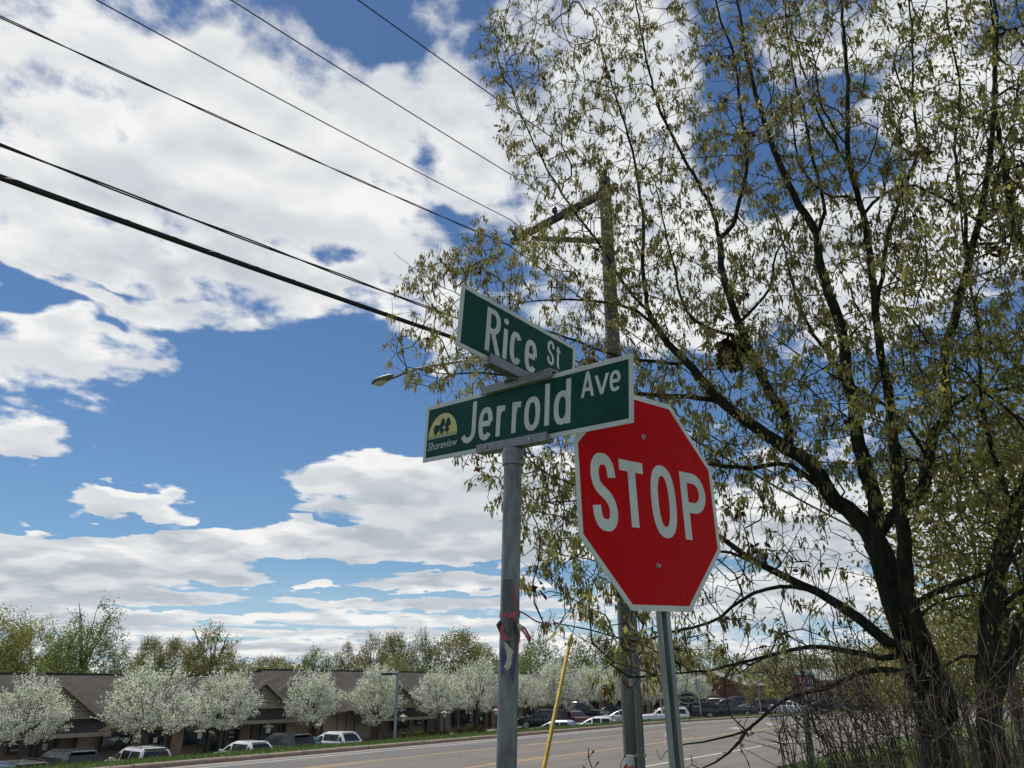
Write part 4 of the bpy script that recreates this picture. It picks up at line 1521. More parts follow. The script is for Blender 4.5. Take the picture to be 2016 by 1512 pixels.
channel(MJ, -.178, .160, -.124, -.093, -.020, .020)
channel(MJ, -.172, .172, .098, .130, -.020, .020)
channel(MR, -.165, .165, -.136, -.100, -.020, .020)
MB().lathe([(.034, 3.312 - zb), (.034, 3.338 - zb)], 20).build('cross_joint', MATS['bracket_alu'], ss, smooth=True)
for u in (-.125, .085):
    MB().tube([MJ @ Vector((u, -.108, .019)), MJ @ Vector((u, -.108, .0245))], .0048, 8).build('bolt', MATS['bolt_steel'], ss)
MB().tube([(.030, -.028, 3.022 - zb), (.036, -.034, 3.022 - zb)], .0055, 6).build('bolt', MATS['bolt_steel'], ss)

# things stuck and tied on the pole
def on_pole(deg, z, r=.0322):
    """deg measured from the side facing the camera, positive to the right"""
    a = R(-90 + deg)
    l = lean(z)
    return Vector((base[0] + l[0] + r * math.cos(a), base[1] + r * math.sin(a), z))


def strip_on_pole(name, edges, m, r=.0318, n=1, parent=None, org=None):
    """edges: list of (deg_left, deg_right, z)"""
    V, F = [], []
    g = random.Random(len(name) + len(edges))
    fine = []
    for (a0, b0, z0), (a1, b1, z1) in zip(edges[:-1], edges[1:]):
        for q in range(4):
            f = q / 4
            j = 3.2 if q else 1.0
            fine.append((a0 + (a1 - a0) * f + g.uniform(-j, j), b0 + (b1 - b0) * f + g.uniform(-j, j), z0 + (z1 - z0) * f))
    edges = fine + [edges[-1]]
    for dl, dr, z in edges:
        for k in range(7):
            p = on_pole(dl + (dr - dl) * k / 6, z, r)
            V.append(p - Vector(org))
    for i in range(len(edges) - 1):
        for k in range(6):
            F.append((i * 7 + k, i * 7 + k + 1, (i + 1) * 7 + k + 1, (i + 1) * 7 + k))
    return MB().add(V, F).build(name, m, parent)


zf = lambda py: CAM_Z + (2.556) * ray(1004, py)[2] / math.hypot(*ray(1004, py)[:2])
pp = strip_on_pole('scuffed_paint', [(-48, 15, zf(1140)), (-52, 22, zf(1165)), (-46, 30, zf(1200)), (-40, 62, zf(1235)), (-30, 70, zf(1270)), (-12, 55, zf(1292))], MATS['black_paint'], .0316, parent=ss, org=base)
tb = empty('torn_sticker', on_pole(-10, zf(1300)), 0, 'torn purple sticker with a pale worn print on the street sign pole', 'sticker')
tb.rotation_euler = (0, 0, 0)
ob_ = tuple(tb.location)
strip_on_pole('purple_part', [(-58, -42, zf(1271)), (-60, -22, zf(1283)), (-60, -6, zf(1300)), (-56, -18, zf(1312)), (-48, -26, zf(1324)), (-46, -34, zf(1331))], MATS['purple_film'], .0319, parent=tb, org=ob_)
strip_on_pole('purple_part', [(40, 52, zf(1272)), (30, 50, zf(1290)), (16, 48, zf(1305)), (2, 42, zf(1318)), (16, 36, zf(1330)), (26, 33, zf(1342))], MATS['purple_film'], .0319, parent=tb, org=ob_)
strip_on_pole('pale_print', [(-32, -20, zf(1264)), (-22, 10, zf(1276)), (-14, 26, zf(1282)), (-12, 14, zf(1296)), (-14, 16, zf(1306)), (-26, 8, zf(1312)), (-14, 4, zf(1318))], MATS['pale_print'], .0323, parent=tb, org=ob_)

rb = empty('ribbon', on_pole(30, zf(1210)), 0, 'faded red ribbon knotted round the street sign pole with loose ends', 'ribbon')
ro = tuple(rb.location)
zz = zf(1209)
def band(pts, w, name='ribbon_strip', twist=0.0):
    """flat strip through world points, w wide"""
    P = catmull(pts, 5)
    V = []
    for i, p in enumerate(P):
        a, b = P[max(i - 1, 0)], P[min(i + 1, len(P) - 1)]
        t = Vector(b - a).normalized()
        side = t.cross(Vector((.25 + .5 * math.sin(i * .35 * twist), 1, .1))).normalized()
        V += [Vector(p) + side * w / 2 - Vector(ro), Vector(p) - side * w / 2 - Vector(ro)]
    m = len(P)
    o = MB().add(V, [(2 * i, 2 * i + 1, 2 * i + 3, 2 * i + 2) for i in range(m - 1)]).build(name, MATS['ribbon'], rb)
    sm = o.modifiers.new('thickness', 'SOLIDIFY')
    sm.thickness = .0008
    return o


ring = MB()
V = []
for k in range(33):
    dg = k / 32 * 360
    wv = .0035 * math.sin(R(dg * 2))
    V += [on_pole(dg, zz + wv + .0065, .0334) - Vector(ro), on_pole(dg, zz + wv - .0065, .0334) - Vector(ro)]
ring.add(V, [(2 * i, 2 * i + 1, 2 * i + 3, 2 * i + 2) for i in range(32)]).build('ribbon_strip', MATS['ribbon'], rb)
P = lambda deg, py, r=.036: tuple(on_pole(deg, zf(py), r))
band([P(22, 1153, .033), P(30, 1172, .0335), P(42, 1190, .034), P(55, 1203, .035)], .008)
band([P(-8, 1216), P(20, 1210, .037), P(48, 1205), P(66, 1204, .038)], .009)
band([P(10, 1212, .037), P(30, 1220, .037), P(46, 1229, .037), P(56, 1238, .036)], .010)
q = on_pole(66, zf(1204), .038)
dx = Vector((1, .05, 0))
band([tuple(q), tuple(q + dx * .018 + Vector((0, 0, -.008))), tuple(q + dx * .045 + Vector((0, 0, -.026))), tuple(q + dx * .078 + Vector((0, 0, -.036))), tuple(q + dx * .092 + Vector((0, -.004, -.038)))], .005, twist=2)
band([P(-50, 1226, .036), P(-40, 1236, .037), P(-30, 1248, .037), P(-12, 1258, .037), P(6, 1256, .038)], .011, twist=3)
band([P(-60, 1228, .036), P(-58, 1240, .037), P(-38, 1250, .038), P(-20, 1262, .037)], .007, twist=3)
q = on_pole(56, zf(1232), .037)
band([tuple(q), tuple(q + Vector((.016, 0, -.006))), tuple(q + Vector((.030, 0, -.028))), tuple(q + Vector((.035, 0, -.040))), tuple(q + Vector((.031, -.002, -.044))), tuple(q + Vector((.020, -.003, -.026))), tuple(q + Vector((.006, -.003, -.006)))], .007)
band([P(56, 1240, .037), P(60, 1254, .037), P(52, 1268, .0365), P(40, 1284, .036)], .006, twist=2)
kn = MB()
kn.tube([P(44, 1228, .038), P(52, 1234, .043), P(56, 1242, .040)], [.005, .009, .004], 8)
kn.v = [tuple(Vector(v) - Vector(ro)) for v in kn.v]
kn.build('knot', MATS['pale_print'], rb, smooth=True)
kn = MB()
kn.tube([P(-52, 1222, .037), P(-56, 1230, .042), P(-56, 1238, .039)], [.004, .008, .004], 8)
kn.v = [tuple(Vector(v) - Vector(ro)) for v in kn.v]
kn.build('knot', MATS['cable'], rb, smooth=True)

# ---------------------------------------------------------------- stop sign
C = Vector((0.495, 2.692, 2.907))
YAW, ROLL = 0.713, 0.040
sbase_z = gz_xy(.51, 2.72)
down = Vector((math.cos(YAW) * math.sin(ROLL), math.sin(YAW) * math.sin(ROLL), -math.cos(ROLL)))
k = (C.z - sbase_z) / math.cos(ROLL)
sb = C + down * k
sb.z = sbase_z
st_ = empty('stop_sign', sb, 0, 'red octagonal stop sign on a leaning grey channel post', 'stop sign')
MS = frame_m(C, YAW, ROLL, sb)
A_ = .381
def octagon(a):
    b = a * math.tan(math.pi / 8)
    return [(a, -b), (a, b), (b, a), (-b, a), (-a, b), (-a, -b), (-b, -a), (b, -a)]
pn = MB().prism(octagon(A_), -.001, .001).build('panel', MATS['stop_white'], st_, M=MS)
MB().prism(octagon(A_ - .0195), .0010, .0014).build('red_face', MATS['red_film'], pn, M=MS)
for ch, u0, u1 in (('S', -.312, -.187), ('T', -.166, -.040), ('O', -.006, .134), ('P', .171, .320)):
    letter_mesh(ch, u0, u1, -.128 if ch in 'TP' else -.132, .124 if ch in 'TP' else   .131, .0395, .00155).build('letter', MATS['stop_white'], pn, M=MS)
for u, v in ((-.019, .225), (-.002, -.231)):
    MB().lathe([(.0095, .0014), (.0095, .003), (.0062, .004)], 14, MS @ Matrix.Translation((u, v, 0))).build('washer', MATS['bolt_steel'], st_)
    MB().lathe([(.0056, .0035), (.0056, .0085), (.0040, .0105)], 6, MS @ Matrix.Translation((u, v, 0))).build('bolt', MATS['bolt_steel'], st_, smooth=False)
# flanged channel post behind the panel
pr = [(-.0335, -.004), (-.0335, -.0075), (-.0155, -.0075), (-.0125, -.0290), (.0125, -.0290), (.0155, -.0075), (.0335, -.0075), (.0335, -.004), (.0128, -.004), (.0100, -.0255), (-.0100, -.0255), (-.0128, -.004)]
def upost():
    mb = MB()
    zt, zb_ = .33, -k - .25
    n = len(pr)
    V = [Vector((a + .012, zt, b)) for a, b in pr] + [Vector((a + .012, zb_, b)) for a, b in pr]
    F = [(i, (i + 1) % n, n + (i + 1) % n, n + i) for i in range(n)]
    F += [(0, 1, 2, 11), (2, 3, 10, 11), (3, 4, 9, 10), (4, 5, 8, 9), (5, 6, 7, 8)]
    F += [tuple(q + n for q in f)[::-1] for f in F[-5:]]
    return mb.add([MS @ p for p in V], F)
upost().build('post', MATS['post_steel'], st_)

# ---------------------------------------------------------------- utility pole
pole_p = at_r(1239, 1300, 12.0)
ux, uy = float(pole_p[0]), float(pole_p[1])
uz = gz_xy(ux, uy)
PT = 10.95
up = empty('utility_pole', (ux, uy, uz), 0, 'weathered wooden utility pole with a one sided cross arm standing behind the tree', 'utility pole')
MB().tube([(0, 0, -.3), (0, 0, 2.5), (0, 0, 6), (0, 0, PT - uz)], [.150, .144, .128, .108], 20).build('pole', MATS['pole_wood'], up, smooth=True)
arm_tip = at_r(1002, 468, 13.63)                      # where the arm ends, measured
arm_d = Vector((arm_tip[0] - ux, arm_tip[1] - uy, 0))
ARM_L = arm_d.length
arm_d.normalize()
ARM_Z = 10.75 - uz
an = math.atan2(arm_d.y, arm_d.x)
MB().box((arm_d.x * (ARM_L - .18) / 2 + .10 * arm_d.y, arm_d.y * (ARM_L - .18) / 2 - .10 * arm_d.x, ARM_Z), (ARM_L + .22, .10, .13), an).build('cross_arm', MATS['arm_wood'], up, bevel=.008)
# flat wooden brace from the arm's outer half down to the pole
b0 = arm_d * 2.0 + Vector((0, 0, ARM_Z - .10))
b1 = arm_d * .10 + Vector((0, 0, ARM_Z - 1.0))
dv = b1 - b0
Mb = Matrix.Translation((b0 + b1) / 2 + Vector((arm_d.y, -arm_d.x, 0)) * .19) @ dv.to_track_quat('X', 'Z').to_matrix().to_4x4()
MB().box((0, 0, 0), (dv.length, .07, .085), 0, Mb).build('brace', MATS['pole_wood'], up)
WD = Vector((-math.sin(R(39)), -math.cos(R(39)), 0))
for fr, nm in ((ARM_L - .06, 'insulator'), (ARM_L * .53, 'insulator'), (.0, 'insulator')):
    zt = ARM_Z + .065 if fr else PT - uz
    c = arm_d * fr + (Vector((arm_d.y, -arm_d.x, 0)) * .10 if fr else Vector((0, 0, 0)))
    MB().lathe([(.018, zt), (.018, zt + .08), (.055, zt + .085), (.06, zt + .13), (.035, zt + .15), (.05, zt + .165), (.03, zt + .21)], 12, Matrix.Translation((c.x, c.y, 0))).build(nm, MATS['porcelain'], up, smooth=True)
cx_, cy_ = .055, -.165
MB().tube([(cx_, cy_, -.2), (cx_, cy_, 2.0), (cx_ - .01, cy_ + .012, 6.1 - uz)], .045, 14).build('conduit', MATS['conduit'], up, smooth=True)
for zz in (1.0, 2.6, 4.2):
    MB().box((cx_, cy_ + .01, zz), (.16, .09, .04)).build('conduit_strap', MATS['bolt_steel'], up)
MB().box((.0, -.155, 1.95), (.09, .012, .13)).build('tag_plate', MATS['bolt_steel'], up)
MB().box((0, -.15, 6.3 - uz), (.12, .10, .30)).build('bracket', MATS['black_metal'], up)

# wires: each hangs in its own vertical plane and passes two measured points
def wire(org, z_hint, px, radius, label, sag=.0020, bundle=False, twist=False, mat_='cable', r0=-36.0, r1=40.0):
    a = np.array([WD.x, WD.y])
    cr = lambda u, v: u[0] * v[1] - u[1] * v[0]
    rs, zs = [], []
    for q in px:
        d = ray(*q)
        kk = cr(org, a) / cr(d[:2], a)
        X = d[:2] * kk
        rs.append(float(np.dot(X - org, a)))
        zs.append(CAM_Z + kk * d[2])
    b = ((zs[0] - sag * rs[0] ** 2) - (zs[1] - sag * rs[1] ** 2)) / (rs[0] - rs[1])
    z0 = zs[0] - b * rs[0] - sag * rs[0] ** 2
    pts = []
    rr = np.concatenate([np.linspace(0, 12, 60), np.linspace(12.6, r1, 30)])
    for r_ in rr:
        pts.append(Vector((org[0] + a[0] * r_, org[1] + a[1] * r_, z0 + b * r_ + sag * r_ * r_)))
    back = []
    for r_ in np.linspace(1.5, -r0, 20):
        back.append(Vector((org[0] - a[0] * r_, org[1] - a[1] * r_, z0 - .06 * r_ + .0022 * r_ * r_)))
    full = back[::-1] + pts
    o_ = full[len(back)]
    root = empty('overhead_wire', o_, 0, label, 'wire', 'wires strung from the wooden pole')
    loc = [p - o_ for p in full]
    if twist:
        side = Vector((a[1], -a[0], 0))
        m2 = len(loc)
        dense = []
        for i in range(m2 - 1):
            for k in range(6): dense.append(loc[i].lerp(loc[i + 1], k / 6))
        cum = 0.0
        t1, t2 = [], []
        for i, p in enumerate(dense):
            if i: cum += (dense[i] - dense[i - 1]).length
            ph = cum * 2 * math.pi / twist
            q = side * math.cos(ph) * radius * .9 + Vector((0, 0, math.sin(ph) * radius * .9))
            t1.append(p + q)
            t2.append(p - q)
        MB().tube(t1, radius * .72, 6).build('strand', MATS[mat_], root, smooth=True)
        MB().tube(t2, radius * .72, 6).build('strand', MATS[mat_], root, smooth=True)
    elif bundle:
        for dx_, dz_, rr_ in bundle:
            sd = Vector((a[1], -a[0], 0)) * dx_ + Vector((0, 0, dz_))
            MB().tube([p + sd for p in loc], rr_, 8).build('strand', MATS[mat_], root, smooth=True)
        dense = []
        for i in range(len(back) - 1, len(loc) - 1):
            for k in range(5): dense.append(loc[i].lerp(loc[i + 1], k / 5))
        sp_, cum = [], 0
        for i, p in enumerate(dense):
            if i: cum += (dense[i] - dense[i - 1]).length
            ph = cum * 2 * math.pi / .42
            sp_.append(p + Vector((a[1], -a[0], 0)) * math.cos(ph) * .023 + Vector((0, 0, math.sin(ph) * .023)))
        MB().tube(sp_, .003, 5).build('lashing', MATS['cable'], root, smooth=True)
    else:
        MB().tube(loc, radius, 6).build('strand', MATS[mat_], root, smooth=True)
    return root


org0 = np.array([ux, uy])
tipv = np.array([arm_d.x, arm_d.y])
wire(org0, 0, [(705, 0), (1060, 252)], .0085, 'thin wire highest and farthest right of the set, running to the pole top')
wire(org0 + tipv * (ARM_L * .53), 0, [(455, 0), (1000, 340)], .0085, 'thin wire to the middle of the cross arm, second below the highest')
wire(org0 + tipv * (ARM_L - .06), 0, [(190, 0), (600, 221)], .0085, 'thin wire to the tip of the cross arm, just above the twisted cable')
wire(org0 + tipv * ARM_L, 0, [(0, 33), (500, 262)], .0105, 'loosely twisted cable hung just under the cross arm tip', twist=2.6)
wire(org0 + np.array([-.05, -.12]), 0, [(0, 285), (600, 515)], .0105, 'slim black cable just above the thick bundled one', twist=2.4)
wire(org0 + np.array([-.05, -.14]), 0, [(0, 348), (640, 577)], .02, 'thick black bundled cable, lowest of the overhead lines', bundle=((0, 0, .014), (.012, -.014, .011), (-.012, -.013, .011), (0, .018, .007)))

# guy wire with its yellow guard
ga = Vector((.01, 7.0, gz_xy(.01, 7.0)))
gtop = Vector((ux, uy - .13, 6.42))
gw = empty('guy_wire', ga, 0, 'slanting guy wire with a long yellow plastic guard in front of the road', 'guy wire')
d_ = gtop - ga
MB().tube([(0, 0, -.1), d_], .005, 6).build('wire', MATS['bolt_steel'], gw)
g0, g1 = d_ * .02, d_ * .372
MB().tube([g0, g0.lerp(g1, .98), g1], [.0205, .0195, .014], 12).build('guard', MATS['marker_yellow'], gw, smooth=True)
MB().tube([(0, 0, -.1), (0, 0, .06)], .03, 8).build('anchor_eye', MATS['bolt_steel'], gw)

# cable route marker post
mp = at_r(1237, 1487, 6.5)
mz = gz_xy(mp[0], mp[1])
mk = empty('marker_post', (mp[0], mp[1], mz), 0, 'orange cable marker post with a white cap at the foot of the wooden pole', 'marker post')
hh = mp[2] - mz
MB().tube([(0, 0, -.2), (0, 0, hh - .10)], .038, 16).build('post', MATS['cap_white'], mk, smooth=True)
MB().tube([(0, 0, hh - .105), (0, 0, hh - .008), (0, 0, hh)], [.0435, .0435, .040], 18).build('cap', MATS['cap_white'], mk, smooth=True)
jag = MB()
V = []
for q in range(24):
    a = 2 * math.pi * q / 24
    zt = hh - .062 - (.016 if q % 4 in (1, 2) else 0) - .006 * math.sin(q * 2.1)
    V += [(.0438 * math.cos(a), .0438 * math.sin(a), zt), (.0438 * math.cos(a), .0438 * math.sin(a), hh - .42)]
jag.add(V, [(2 * i, 2 * i + 1, (2 * i + 3) % 48, (2 * i + 2) % 48) for i in range(24)])
jag.build('orange_label', MATS['marker_orange'], mk)

# ---------------------------------------------------------------- street lamp on its long arm
lampp = at_r(752, 749, 14.9)
armb = Vector((ux, uy, 7.02))
lp0 = Vector(lampp)
sl = empty('street_lamp', armb, 0, 'cobra head street lamp on a long thin arm reaching left from the wooden pole', 'street lamp')
rel = lp0 - armb
hz = Vector((rel.x, rel.y, 0))
dirh = hz.normalized()
Ln = hz.length
pts = []
for q in np.linspace(0, 1, 16):
    h_ = rel.z + .06
    pts.append(hz * (q * (Ln - .27) / Ln) + Vector((0, 0, h_ * (1 - (1 - q) ** 2.4))) + Vector((0, 0, -.12 * max(0, q - .9) * 10 * .6)))
pts[0] = dirh * .12
MB().tube(pts, [.030] * 8 + [.026] * 8, 10).build('arm', MATS['conduit'], sl, smooth=True)
MB().tube([dirh * .12 + Vector((0, 0, -.55)), dirh * 1.3 + Vector((0, 0, pts[4].z))], .014, 6).build('arm_brace', MATS['conduit'], sl)
yaw = math.atan2(dirh.y, dirh.x)
Mh = Matrix.Translation(rel) @ Matrix.Rotation(yaw, 4, 'Z') @ Matrix.Rotation(R(7), 4, 'Y') @ Matrix.Scale(.82, 4)
hd = MB()
stn = [(-.36, .05, -.03, .04), (-.30, .09, -.05, .075), (-.12, .145, -.055, .085), (.05, .165, -.05, .08), (.18, .15, -.04, .055), (.27, .09, -.025, .025), (.31, .03, -.01, .0)]
V = []
for x_, w_, z0_, z1_ in stn:
    for k in range(12):
        a = 2 * math.pi * k / 12
        V.append(Mh @ Vector((x_, w_ * math.cos(a), (z0_ + z1_) / 2 + (z1_ - z0_) / 2 * math.sin(a))))
F = [(i * 12 + k, (i + 1) * 12 + k, (i + 1) * 12 + (k + 1) % 12, i * 12 + (k + 1) % 12) for i in range(6) for k in range(12)]
F += [tuple(range(12)), tuple(range(72, 84))[::-1]]
hd.add(V, F).build('lamp_head', MATS['lamp_grey'], sl, smooth=True)
V = [Mh @ Vector((.05 + .20 * math.cos(q), .125 * math.sin(q), -.050)) for q in np.linspace(0, 2 * math.pi, 25)[:-1]]
V += [Mh @ Vector((.05 + .13 * math.cos(q), .085 * math.sin(q), -.095)) for q in np.linspace(0, 2 * math.pi, 25)[:-1]]
MB().add(V, [(k, 24 + k, 24 + (k + 1) % 24, (k + 1) % 24) for k in range(24)] + [tuple(range(24, 48))]).build('lens', MATS['lamp_lens'], sl, smooth=True)
MB().lathe([(.035, .07), (.035, .13), (.030, .14)], 10, Mh @ Matrix.Translation((-.12, 0, 0))).build('photocell', MATS['black_metal'], sl)

# ---------------------------------------------------------------- leaves
def kites(P, D, Ln, Wd, roll):
    """kite-shaped leaves: base points P, unit directions D, lengths, widths, roll angle -> (n,4,3)"""
    up = np.where(np.abs(D[:, 2:3]) > .9, np.array([[1., 0, 0]]), np.array([[0, 0, 1.]]))
    a = np.cross(D, up)
    a /= np.linalg.norm(a, axis=1, keepdims=True)
    b = np.cross(D, a)
    s = a * np.cos(roll)[:, None] + b * np.sin(roll)[:, None]
    mid = P + D * (Ln * .42)[:, None]
    return np.stack([P, mid + s * (Wd / 2)[:, None], P + D * Ln[:, None], mid - s * (Wd / 2)[:, None]], 1)


def unit(a):
    return a / (np.linalg.norm(a, axis=1, keepdims=True) + 1e-9)


def leaf_clusters(C, k, spread, Ln, Wd, droop, pal, pw, g=rng):
    """k leaves round each centre; droop 1 = hanging; pal = palette rows, pw = weights"""
    n = len(C)
    P = np.repeat(C, k, 0) + g.normal(0, spread, (n * k, 3))
    D = unit(g.normal(0, 1, (n * k, 3)) * (1 - droop * .75) + np.array([0, 0, -1.6 * droop]))
    L = g.uniform(*Ln, n * k)
    Wl = L * g.uniform(*Wd, n * k)
    V = kites(P, D, L, Wl, g.uniform(0, np.pi, n * k))
    idx = g.choice(len(pal), n, p=np.array(pw) / sum(pw))
    col = np.repeat(np.array(pal)[idx], k, 0) * g.uniform(.7, 1.3, (n * k, 1))
    return V, col


# ---------------------------------------------------------------- branch skeletons
class Skel:
    def __init__(self):
        self.p, self.par, self.r, self.fix = [], [], [], []

    def add(self, p, par, r=0.0):
        self.p.append(np.array(p, float))
        self.par.append(par)
        self.r.append(r)
        return len(self.p) - 1

    def polyline(self, pts, r0, r1, par=-1, step=.12, wob=.008):
        """smooth limb through pts; returns node ids"""
        C = catmull(pts, 14) if len(pts) > 2 else [np.array(pts[0], float), np.array(pts[1], float)]
        C = np.array(C)
        seg = np.linalg.norm(np.diff(C, axis=0), axis=1)
        cum = np.concatenate([[0], np.cumsum(seg)])
        m = max(2, int(cum[-1] / step) + 1)
        ids = []
        for i, u in enumerate(np.linspace(0, cum[-1], m)):
            q = np.array([np.interp(u, cum, C[:, j]) for j in range(3)])
            f = u / cum[-1]
            if i and i < m - 1: q = q + rng.normal(0, wob, 3) * np.array([1, 1, .6])
            par = self.add(q, par, r0 + (r1 - r0) * f ** .85)
            ids.append(par)
        return ids

    def attach(self, A, bf=.22, step=.11, up=.10, order=None, jitter=.012, maxd=3.0):
        """join attractors to the growing skeleton, nearest first; returns the node id reached for each"""
        N = len(A)
        P = np.zeros((len(self.p) + N * 24, 3))
        n = len(self.p)
        P[:n] = self.p
        L = np.zeros(len(P))
        for i in range(n):
            if self.par[i] >= 0: L[i] = L[self.par[i]] + np.linalg.norm(self.p[i] - self.p[self.par[i]])
        L[:n] *= .25
        d0 = np.array([np.min(np.linalg.norm(P[:n] - a, axis=1)) for a in A])
        ends = []
        for ai in np.argsort(d0):
            a = A[ai]
            dv = a - P[:n]
            dist = np.linalg.norm(dv, axis=1)
            cost = dist + bf * L[:n] - .12 * dv[:, 2] * (dist < 1.5)
            j = int(np.argmin(cost))
            d = dist[j]
            if d > maxd or d < .03: continue
            pj = self.par[j]
            pd = (P[j] - P[pj]) if pj >= 0 else np.array([0, 0, 1.])
            pd = pd / (np.linalg.norm(pd) + 1e-9)
            ctrl = P[j] + pd * d * .30 + (a - P[j]) * .25 + np.array([0, 0, up * d])
            m = max(1, int(d / step))
            par = j
            for k in range(1, m + 1):
                t = k / m
                q = (1 - t) ** 2 * P[j] + 2 * t * (1 - t) * ctrl + t * t * a
                if k < m: q = q + rng.normal(0, jitter, 3)
                if n >= len(P): break
                P[n] = q
                L[n] = L[par] + np.linalg.norm(q - P[par])
                self.p.append(q)
                self.par.append(par)
                self.r.append(0.0)
                par = n
                n += 1
            ends.append(par)
        return ends

    def radii(self, tip=.0022, ex=2.35, cap=.05):
        n = len(self.p)
        acc = np.zeros(n)
        kids = np.zeros(n, int)
        for i in range(n):
            if self.par[i] >= 0: kids[self.par[i]] += 1
        out = np.zeros(n)
        for i in range(n - 1, -1, -1):
            v = acc[i] if kids[i] else tip ** ex
            rr = v ** (1 / ex)
            if self.r[i] > 0:
                rr = max(self.r[i], min(rr, self.r[i] * 1.0))
            else:
                rr = min(rr, cap)
            out[i] = rr
            if self.par[i] >= 0: acc[self.par[i]] += rr ** ex
        self.rad = out
        return out

    def mesh(self, mb_big, mb_small, lim=.012, org=(0, 0, 0)):
        n = len(self.p)
        ch = [[] for _ in range(n)]
        roots = []
        for i in range(n):
            if self.par[i] >= 0: ch[self.par[i]].append(i)
            else: roots.append(i)
        org = np.array(org)
        stack = [(r, -1) for r in roots]
        while stack:
            i, fr = stack.pop()
            chain = [fr, i] if fr >= 0 else [i]
            while ch[i]:
                ks = sorted(ch[i], key=lambda q: -self.rad[q])
                for q in ks[1:]: stack.append((q, i))
                i = ks[0]
                chain.append(i)
            if len(chain) < 2: continue
            rad = [self.rad[q] for q in chain]
            if fr >= 0: rad[0] = rad[1]
            big = max(rad) > lim
            mb = mb_big if big else mb_small
            ns = 12 if max(rad) > .08 else 8 if max(rad) > .03 else 5 if max(rad) > .01 else 3
            mb.tube([Vector(self.p[q] - org) for q in chain], rad, ns, caps=big)


def fast_build(mb, name, m, parent=None, smooth=True):
    me = mb.mesh(name, m, smooth)
    return obj(name, me, parent)


# ---------------------------------------------------------------- white flowering pear trees
PEAR_PAL = [(.88, .88, .78), (.78, .80, .64), (.58, .64, .42), (.22, .32, .12), (.10, .17, .05), (.30, .27, .19)]
PEAR_W = [.46, .22, .12, .10, .06, .04]


def pear_variant(seed, a, h, c0):
    """crown of half width a and height h whose underside is c0 above the ground; returns trunk and crown meshes"""
    g = np.random.default_rng(seed)
    sk = Skel()
    top = c0 + h
    ids = sk.polyline([(0, 0, -2.2), (.03, .02, .2), (.0, .05, c0 + .35)], .13, .10)
    root = ids[-1]
    nl = 7
    for k in range(nl):
        an = 2 * math.pi * k / nl + g.uniform(-.3, .3)
        rr = a * g.uniform(.35, .75)
        sk.polyline([sk.p[root], (rr * .45 * math.cos(an), rr * .45 * math.sin(an), c0 + h * .30), (rr * math.cos(an), rr * math.sin(an), c0 + h * g.uniform(.55, .8))], .055, .014, root)
    n = 430
    U = unit(g.normal(0, 1, (n, 3)))
    rad = g.uniform(.30, 1, n) ** (1 / 2.2)
    lump = 1 + .17 * np.sin(U[:, 0] * 5 + seed) * np.sin(U[:, 1] * 4 + 2 + seed) + .13 * np.sin(U[:, 2] * 6 + U[:, 0] * 5) + g.normal(0, .05, n)
    Q = U * (rad * lump)[:, None]
    zz = Q[:, 2]
    wide = np.where(zz < 0, 1.0, 1 - .30 * zz ** 1.5)
    C = np.stack([Q[:, 0] * a * wide, Q[:, 1] * a * wide, c0 + h * (.46 + .54 * zz * np.where(zz < 0, .88, 1.0))], 1)
    holes = C[g.choice(n, 9, replace=False)]
    C = C[np.min(np.linalg.norm(C[:, None, :] - holes[None], axis=2), axis=1) > .42]
    n = len(C)
    ends = sk.attach(C[g.choice(n, 190, replace=False)], step=.25, up=.05, jitter=.02, maxd=4)
    sk.radii(.006, 2.3, .05)
    b1, b2 = MB(), MB()
    sk.mesh(b1, b1, .0)
    trunk = b1.mesh('trunk', MATS['grey_bark'], True)
    # sprays of blossom standing out along short upright shoots
    out = unit(np.stack([C[:, 0], C[:, 1], (C[:, 2] - c0 - h * .35) * .8], 1)) * .7 + np.array([0, 0, .55])
    k = 30
    f = g.uniform(-.15, .45, (n, k, 1))
    P = (C[:, None, :] + out[:, None, :] * f + g.normal(0, .095, (n, k, 3))).reshape(-1, 3)
    D = unit(g.normal(0, 1, (n * k, 3)) + np.array([0, 0, .3]))
    Lf = g.uniform(.07, .14, n * k)
    V = kites(P, D, Lf, Lf * g.uniform(.6, .95, n * k), g.uniform(0, np.pi, n * k))
    ci = g.choice(len(PEAR_PAL), n * k, p=np.array(PEAR_W) / sum(PEAR_W))
    col = np.array(PEAR_PAL)[ci] * g.uniform(.85, 1.12, (n * k, 1))
    crown = quads_mesh('crown', V, MATS['pear_leaf'], col)
    return trunk, crown


PEARS = [pear_variant(3, 2.35, 4.5, 1.55), pear_variant(5, 2.2, 4.6, 1.7), pear_variant(9, 2.3, 4.3, 1.5), pear_variant(14, 2.0, 4.9, 1.6), pear_variant(21, 1.9, 4.2, 1.5), pear_variant(28, 2.4, 4.1, 1.6)]


